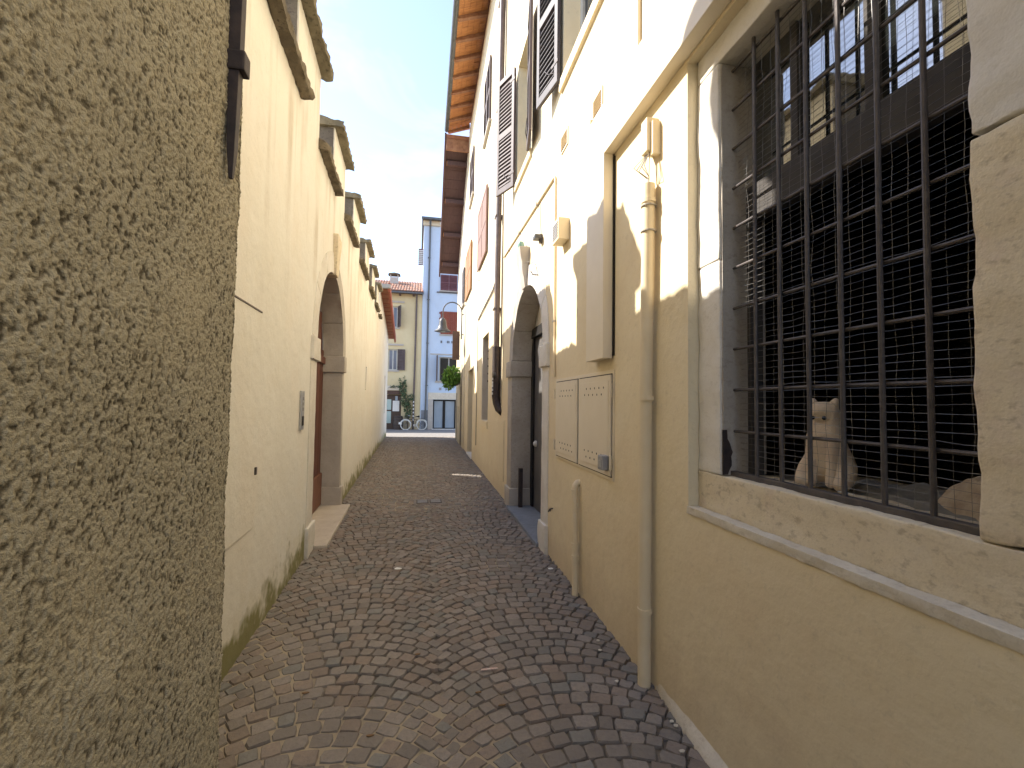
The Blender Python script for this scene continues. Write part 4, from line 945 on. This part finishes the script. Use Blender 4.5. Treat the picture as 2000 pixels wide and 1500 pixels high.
for i in range(34):                                   # rows of barrel tiles running up the slope
    x = .18-i*.19
    for j in range(5):
        o1 = .52-j*.9; o0 = o1-.94; zt = lambda o: YE+.085+(.5-o)*.3933
        MB(PW).add([(x+.085*math.cos(a), o, zt(o)+.06*math.sin(a)+(.02 if o == o1 else 0)) for o in (o1, o0) for a in [math.pi*q/5 for q in range(6)]], [(q, q+1, 7+q, 6+q) for q in range(5)]+[(5, 4, 3, 2, 1, 0)]).build('roof_tile', 'tile_old' if (i*5+j) % 3 else 'tile', yr)
MB(PW).box(-12.3, .27, .49, .62, YE-.08, YE+.03).build('gutter', 'gutter', yr, bevel=.02)
for x in (-3.2, -2.3, -1.35, -.45): MB(PW).box(x, x+.12, 0, .48, YE-.16, YE-.04).build('rafter', 'wood_plum', yr)
ch = MB(PW).box(-2.15, -1.55, -2.9, -2.4, YE+.8, YE+1.75).build('chimney', 'stone_grey', YH)
for a, b in ((-2.15, -2.07), (-1.63, -1.55)):
    for c, d in ((-2.9, -2.82), (-2.48, -2.4)): MB(PW).box(a, b, c, d, YE+1.75, YE+1.93).build('pier', 'stone_grey', ch)
MB(PW).prism([(-2.29, YE+1.93), (-1.41, YE+1.93), (-1.49, YE+2.01), (-1.85, YE+2.07), (-2.21, YE+2.01)], -3.0, -2.3).build('cowl', 'coping', ch)
t = thing('roof_aerial', PW(-.35, -1, YE+.3), 'thin television aerial on the yellow house roof', 'aerial')
MB(PW).tube([(-.35, -1, YE+.4), (-.35, -1, YE+1.5)], .012, 5).build('mast', 'steel', t)
MB(PW).tube([(-.75, -1, YE+1.05), (-.35, -1, YE+1.1), (-.1, -1, YE+1.02)], .008, 5).build('boom', 'steel', t)
window(YH, PW, -2.02, -1.42, 6.62, 8.06, .1, 'pane_curtain'); window(YH, PW, -1.98, -1.38, 3.72, 5.14, .1, 'pane_curtain')
for z0, z1, u in ((6.62, 8.06, -1.40), (3.72, 5.14, -1.37)):
    upper = z0 > 5
    if upper: shutter(YH, PW, u, 1, .52, z0, z1, 1.15, 'shutter_dark', .1)
    else: shutter(YH, PW, u, 1, .50, z0, z1, .12, 'shutter_dark', .1)
    MB(PW).box(-2.15, -1.25, -.05, .08, z0-.1, z0-.005).build('sill', 'stone_grey', YH)
    MB(PW).box(-2.15, -1.0, 0, .07, z1+.25, z1+.36).build('cornice', 'stone_grey', YH)
# shop door, its header and notice
dY = MB(PW).box(-2.35, -1.06, -.2, -.12, PZ, 2.06).build('door', 'pot', YH)
for a, b, c, d in ((-2.0, -1.72, .15, .95), (-2.0, -1.72, 1.05, 1.75)): MB(PW).box(a, b, -.12, -.112, c, d).build('pane', 'shop_glass', dY)
MB(PW).box(-2.35, -1.0, -.05, .06, 2.09, 2.34).build('door_header', 'sign_brown', YH)
MB(PW).box(-2.35, -1.0, -.02, .10, 2.36, 2.66).build('canopy', 'mortar', YH)
t = thing('notice_board', PW(-1.45, -.1, .85), 'white notice sheet fixed on the dark shop door', 'notice')
MB(PW).box(-1.62, -1.19, -.118, -.09, .95, 1.66).build('sheet', 'paper', t)
MB(PW).box(-1.46, -1.30, -.118, -.095, 1.68, 1.98).build('header', 'frosted', t)
t = thing('barrel', (-1.2, PY-.45, PZ), 'dark wooden barrel with a small white label beside the shop door', 'barrel')
MB().lathe((-1.2, PY-.42, PZ), [(.26, 0), (.31, .25), (.325, .45), (.31, .68), (.26, .92)], 18).build('staves', 'barrel', t, smooth=True)
for z, r in ((.1, .288), (.28, .319), (.64, .319), (.82, .284)): MB().lathe((-1.2, PY-.42, PZ+z), [(r, 0), (r+.006, .01), (r+.006, .05), (r, .06)], 18).build('hoop', 'iron_dark', t)
MB().box(-1.17, -.97, PY-.76, PY-.745, PZ+.38, PZ+.52).build('paper_label', 'paper', t)
t = thing('yellow_downpipe', PW(-.2, .08, PZ), 'dark brown drainpipe with flaking white foot on the yellow house', 'drainpipe')
MB(PW).tube([(-.19, .5, YE-.05), (-.19, .1, YE-.5), (-.19, .08, YE-.7), (-.24, .08, 2.0)], .06, 10).build('pipe', 'pipe_brown', t, smooth=True)
MB(PW).tube([(-.24, .08, 2.05), (-.24, .08, PZ)], .065, 10).build('foot', 'iron_bar', t, smooth=True)
for i in range(6): MB(PW).box(-.29, -.20, .12, .155, .35+i*.24, .45+i*.24).build('paint_patch', 'white_paint', t)
# climber on the yellow house
t = thing('climbing_plant', PW(-.75, .1, PZ), 'straggling grey-green climber on the yellow house over the bicycle', 'plant')
vp = [(-.62, .1, PZ), (-.58, .12, .8), (-.75, .13, 1.6), (-.95, .15, 2.4), (-1.05, .16, 3.0)]
MB(PW).tube(vp, [.04, .035, .03, .022, .012], 6).build('stem', 'bark', t)
MB(PW).tube([(-.95, .15, 2.4), (-1.4, .18, 2.62), (-1.95, .18, 2.5)], [.02, .016, .01], 6).build('stem', 'bark', t)
MB(PW).tube([(-.7, .13, 1.5), (-.4, .15, 1.9), (-.28, .18, 2.2)], [.02, .014, .008], 6).build('stem', 'bark', t)
lv = []
for (x, z, rx, rz_, n) in ((-.95, 2.5, .22, .45, 190), (-.78, 1.7, .30, .5, 300), (-.60, 1.05, .24, .5, 220), (-1.45, 2.62, .45, .07, 70), (-.36, 1.9, .16, .25, 60), (-1.15, 3.0, .06, .3, 30), (-.85, 3.1, .06, .25, 25)):
    lv.append(leaves(Vector(PW(x, .2, z)), (rx, .16, rz_), n, .11, int(x*100+z*10), droop=.5))
foliage('foliage', lv, 'leaf_dark', t)

# ------------------------------------------------------------------ PLAZA: blue house
BH = thing('blue_house', (2, PY, PZ), 'tall pale blue plaza house with red shutters and glazed ground floor door', 'house')
BT = 14.1
slab('wall', rect(.2, 9, -.4, BT), [rect(1.42, 2.75, 3.06, 4.72), rect(1.06, 2.62, PZ+.03, 1.78)], PW, .06, -.3, 'plaster_blue', BH)
MB(PW).box(.2, .5, -8, -.3, -.4, BT).build('side_wall', 'plaster_blue', BH)
MB(PW).box(8.7, 9, -8, -.3, -.4, BT).build('side_wall', 'plaster_blue', BH)
MB(PW).box(.5, 8.7, -8, -7.7, -.4, BT).build('back_wall', 'plaster_blue', BH)
MB(PW).box(.05, 9.2, -8.2, .45, BT, BT+.12).build('roof', 'coping', BH)
MB(PW).box(.02, 9.2, .40, .55, BT-.02, BT+.13).build('gutter', 'gutter', BH, bevel=.02)
MB(PW).box(.14, 9.05, .06, .2, BT-.32, BT-.002).build('cornice', 'stone_tan', BH)
for i in range(5): MB(PW).box(.5+i*.75, .72+i*.75, .06, .26, BT-.24, BT-.04).build('modillion', 'stone_white', BH)
MB(PW).box(.8, 9.02, .06, .11, 4.86, 4.93).build('string_course', 'stone_grey', BH)
MB(PW).box(.72, 9.02, .06, .10, 1.80, 2.25).build('shop_band', 'mortar', BH)
MB(PW).box(.72, 1.05, .06, .12, PZ, 1.80).build('pilaster', 'stone_grey', BH)
MB(PW).box(.26, .78, .06, .09, PZ, 1.05).build('dado', 'slate', BH)
closed_shutters(BH, PW, 1.40, 2.55, 9.34, 10.42, 'shutter_plum', .13)
closed_shutters(BH, PW, 1.45, 2.62, 6.30, 7.86, 'shutter_red', .14, False)
for z in (6.4, 6.8, 7.3, 7.7): MB(PW).box(1.36, 1.44, .06, .12, z, z+.12).build('shutter_hook', 'shutter_red', BH)
MB(PW).box(1.15, 3.0, .06, .14, 9.16, 9.22).build('sill_rail', 'iron_bar', BH)
wo = window(BH, PW, 1.42, 2.75, 3.06, 4.72, .12, 'pane_dark', 'frame_white')
MB(PW).box(1.22, 1.30, .06, .55, 3.06, 4.78).build('shutter', 'shutter_dark', BH)
MB(PW).box(1.15, 2.85, .0, .14, 2.94, 3.055).build('sill', 'stone_grey', BH)
dB = MB(PW).box(1.06, 2.62, -.16, -.12, PZ+.03, 1.78).build('door', 'frosted', BH)
for a, b in ((1.06, 1.14), (1.72, 1.90), (2.52, 2.62)): MB(PW).box(a, b, -.12, -.08, PZ+.03, 1.78).build('stile', 'door_black', dB)
for c, d in ((PZ+.03, PZ+.12), (1.68, 1.78)): MB(PW).box(1.14, 1.72, -.12, -.082, c, d).build('rail', 'door_black', dB); MB(PW).box(1.90, 2.52, -.12, -.082, c, d).build('rail', 'door_black', dB)
MB(PW).box(1.0, 9.0, .06, .35, PZ-.02, PZ+.06).build('door_step', 'stone_white', BH)
# small marks, number plate and remaining letters on the facade
t = thing('house_number', PW(1.5, .06, 2.42), 'small square house number plate on the blue house', 'sign')
MB(PW).box(1.43, 1.60, .06, .075, 2.42, 2.60).build('plate', 'grey_plastic', t)
t = thing('facade_letters', PW(1.5, .06, 5.7), 'small dark letters left on the blue house below red shutters', 'letters')
for x, w_ in ((1.48, .10), (1.92, .06), (2.02, .06), (2.22, .06), (2.32, .05)): MB(PW).box(x, x+w_, .06, .085, 5.68, 5.84).build('letter', 'gutter', t)
sd_ = MB(PW).box(-.14, .19, -.35, -.30, 11.1, 12.25).build('shutter', 'shutter_plum', BH)
for i in range(8): MB(PW).box(-.12, .17, -.30, -.29, 11.16+i*.13, 11.25+i*.13).build('slat', 'frame_white', sd_)
t = thing('blue_downpipe', PW(.58, .12, PZ), 'long dark drainpipe down the front of the blue house', 'drainpipe')
MB(PW).tube([(.62, .47, BT), (.62, .2, BT-.3), (.62, .14, BT-.5), (.55, .14, PZ)], .06, 10).build('pipe', 'gutter', t, smooth=True)
for z in (11.5, 8.6, 5.6, 2.7): MB(PW).box(.50, .68, .06, .2, z, z+.05).build('bracket', 'gutter', t)

# ------------------------------------------------------------------ bicycle
t = thing('bicycle', (-.25, PY-.75, PZ), 'bicycle with white tyres leaning near the yellow house drainpipe', 'bicycle')
by = PY-.75; bz_ = PZ-.005
def wheel(cx, cz, r):
    w_ = MB(); pts = [(cx+r*math.cos(a), by, cz+r*math.sin(a)) for a in [2*math.pi*i/28 for i in range(29)]]
    ty = w_.tube(pts, .026, 8, False).build('wheel', 'white_tyre', t, smooth=True)
    MB().tube([(cx+(r-.035)*math.cos(a), by, cz+(r-.035)*math.sin(a)) for a in [2*math.pi*i/28 for i in range(29)]], .012, 6, False).build('rim', 'steel', ty)
    sp_ = MB()
    for i in range(14):
        a = 2*math.pi*i/14; sp_.tube([(cx, by, cz), (cx+(r-.035)*math.cos(a), by, cz+(r-.035)*math.sin(a))], .0025, 4, False)
    sp_.build('spokes', 'steel', ty)
    MB().tube([(cx, by-.05, cz), (cx, by+.05, cz)], .022, 8).build('hub', 'steel', ty)
wr = .325; wz = bz_+wr+.026
wheel(-.72, wz, wr); wheel(.32, wz, wr)
bb = (-.15, by, wz-.02)
MB().tube([(-.58, by, wz+.42), bb], .018, 8).tube([bb, (.02, by, wz+.44)], .016, 8).tube([(-.57, by, wz+.38), (-.02, by, wz+.34)], .016, 8).tube([bb, (.32, by, wz)], .012, 8).tube([(0, by, wz+.40), (.32, by, wz)], .010, 8).build('frame', 'iron_dark', t, smooth=True)
MB().tube([(-.55, by, wz+.52), (-.62, by, wz+.30), (-.72, by, wz)], .014, 8).build('fork', 'iron_dark', t, smooth=True)
MB().tube([(-.46, by-.27, wz+.60), (-.56, by-.22, wz+.63), (-.58, by, wz+.58), (-.56, by+.22, wz+.63), (-.46, by+.27, wz+.60)], .014, 8).build('handlebar', 'steel', t, smooth=True)
MB().tube([(.02, by, wz+.42), (.04, by, wz+.52)], .013, 8).build('seat_post', 'steel', t)
MB().tube([(-.10, by, wz+.545), (0, by, wz+.55), (.12, by, wz+.56), (.17, by, wz+.57)], [.02, .035, .07, .06], 10).build('saddle', 'black_rubber', t, smooth=True)
MB().tube([(.08, by-.05, wz+.41), (.50, by-.05, wz+.39)], .008, 6).tube([(.08, by+.05, wz+.41), (.50, by+.05, wz+.39)], .008, 6).tube([(.46, by, wz+.39), (.32, by, wz)], .008, 6).box(.1, .48, by-.05, by+.05, wz+.395, wz+.405).build('carrier', 'iron_dark', t)
for a0, cx in ((.3, -.72), (.5, .32)):
    MB().tube([(cx+(wr+.05)*math.cos(a), by, wz+(wr+.05)*math.sin(a)) for a in [a0+i*(2.6-a0)/10 for i in range(11)]], .018, 5).build('mudguard', 'white_tyre', t)
MB().tube([(bb[0], by-.06, bb[2]), (bb[0]+.12, by-.08, bb[2]-.11)], .010, 6).build('crank', 'steel', t)
MB().box(bb[0]+.07, bb[0]+.17, by-.15, by-.08, bb[2]-.125, bb[2]-.10).build('pedal', 'black_rubber', t)
MB().lathe((bb[0], by-.045, bb[2]), [(.09, 0), (.09, .006)], 16, 'y').build('chainring', 'steel', t)
bk = MB()
for i in range(9): bk.tube([(-.80+i*.035, by-.15, wz+.42), (-.80+i*.035, by-.15, wz+.62)], .004, 4); bk.tube([(-.80+i*.035, by+.15, wz+.42), (-.80+i*.035, by+.15, wz+.62)], .004, 4)
for z in (.42, .52, .62): bk.tube([(-.80, by-.15, wz+z), (-.52, by-.15, wz+z), (-.52, by+.15, wz+z), (-.80, by+.15, wz+z), (-.80, by-.15, wz+z)], .006, 4)
bk.build('basket', 'black_rubber', t)
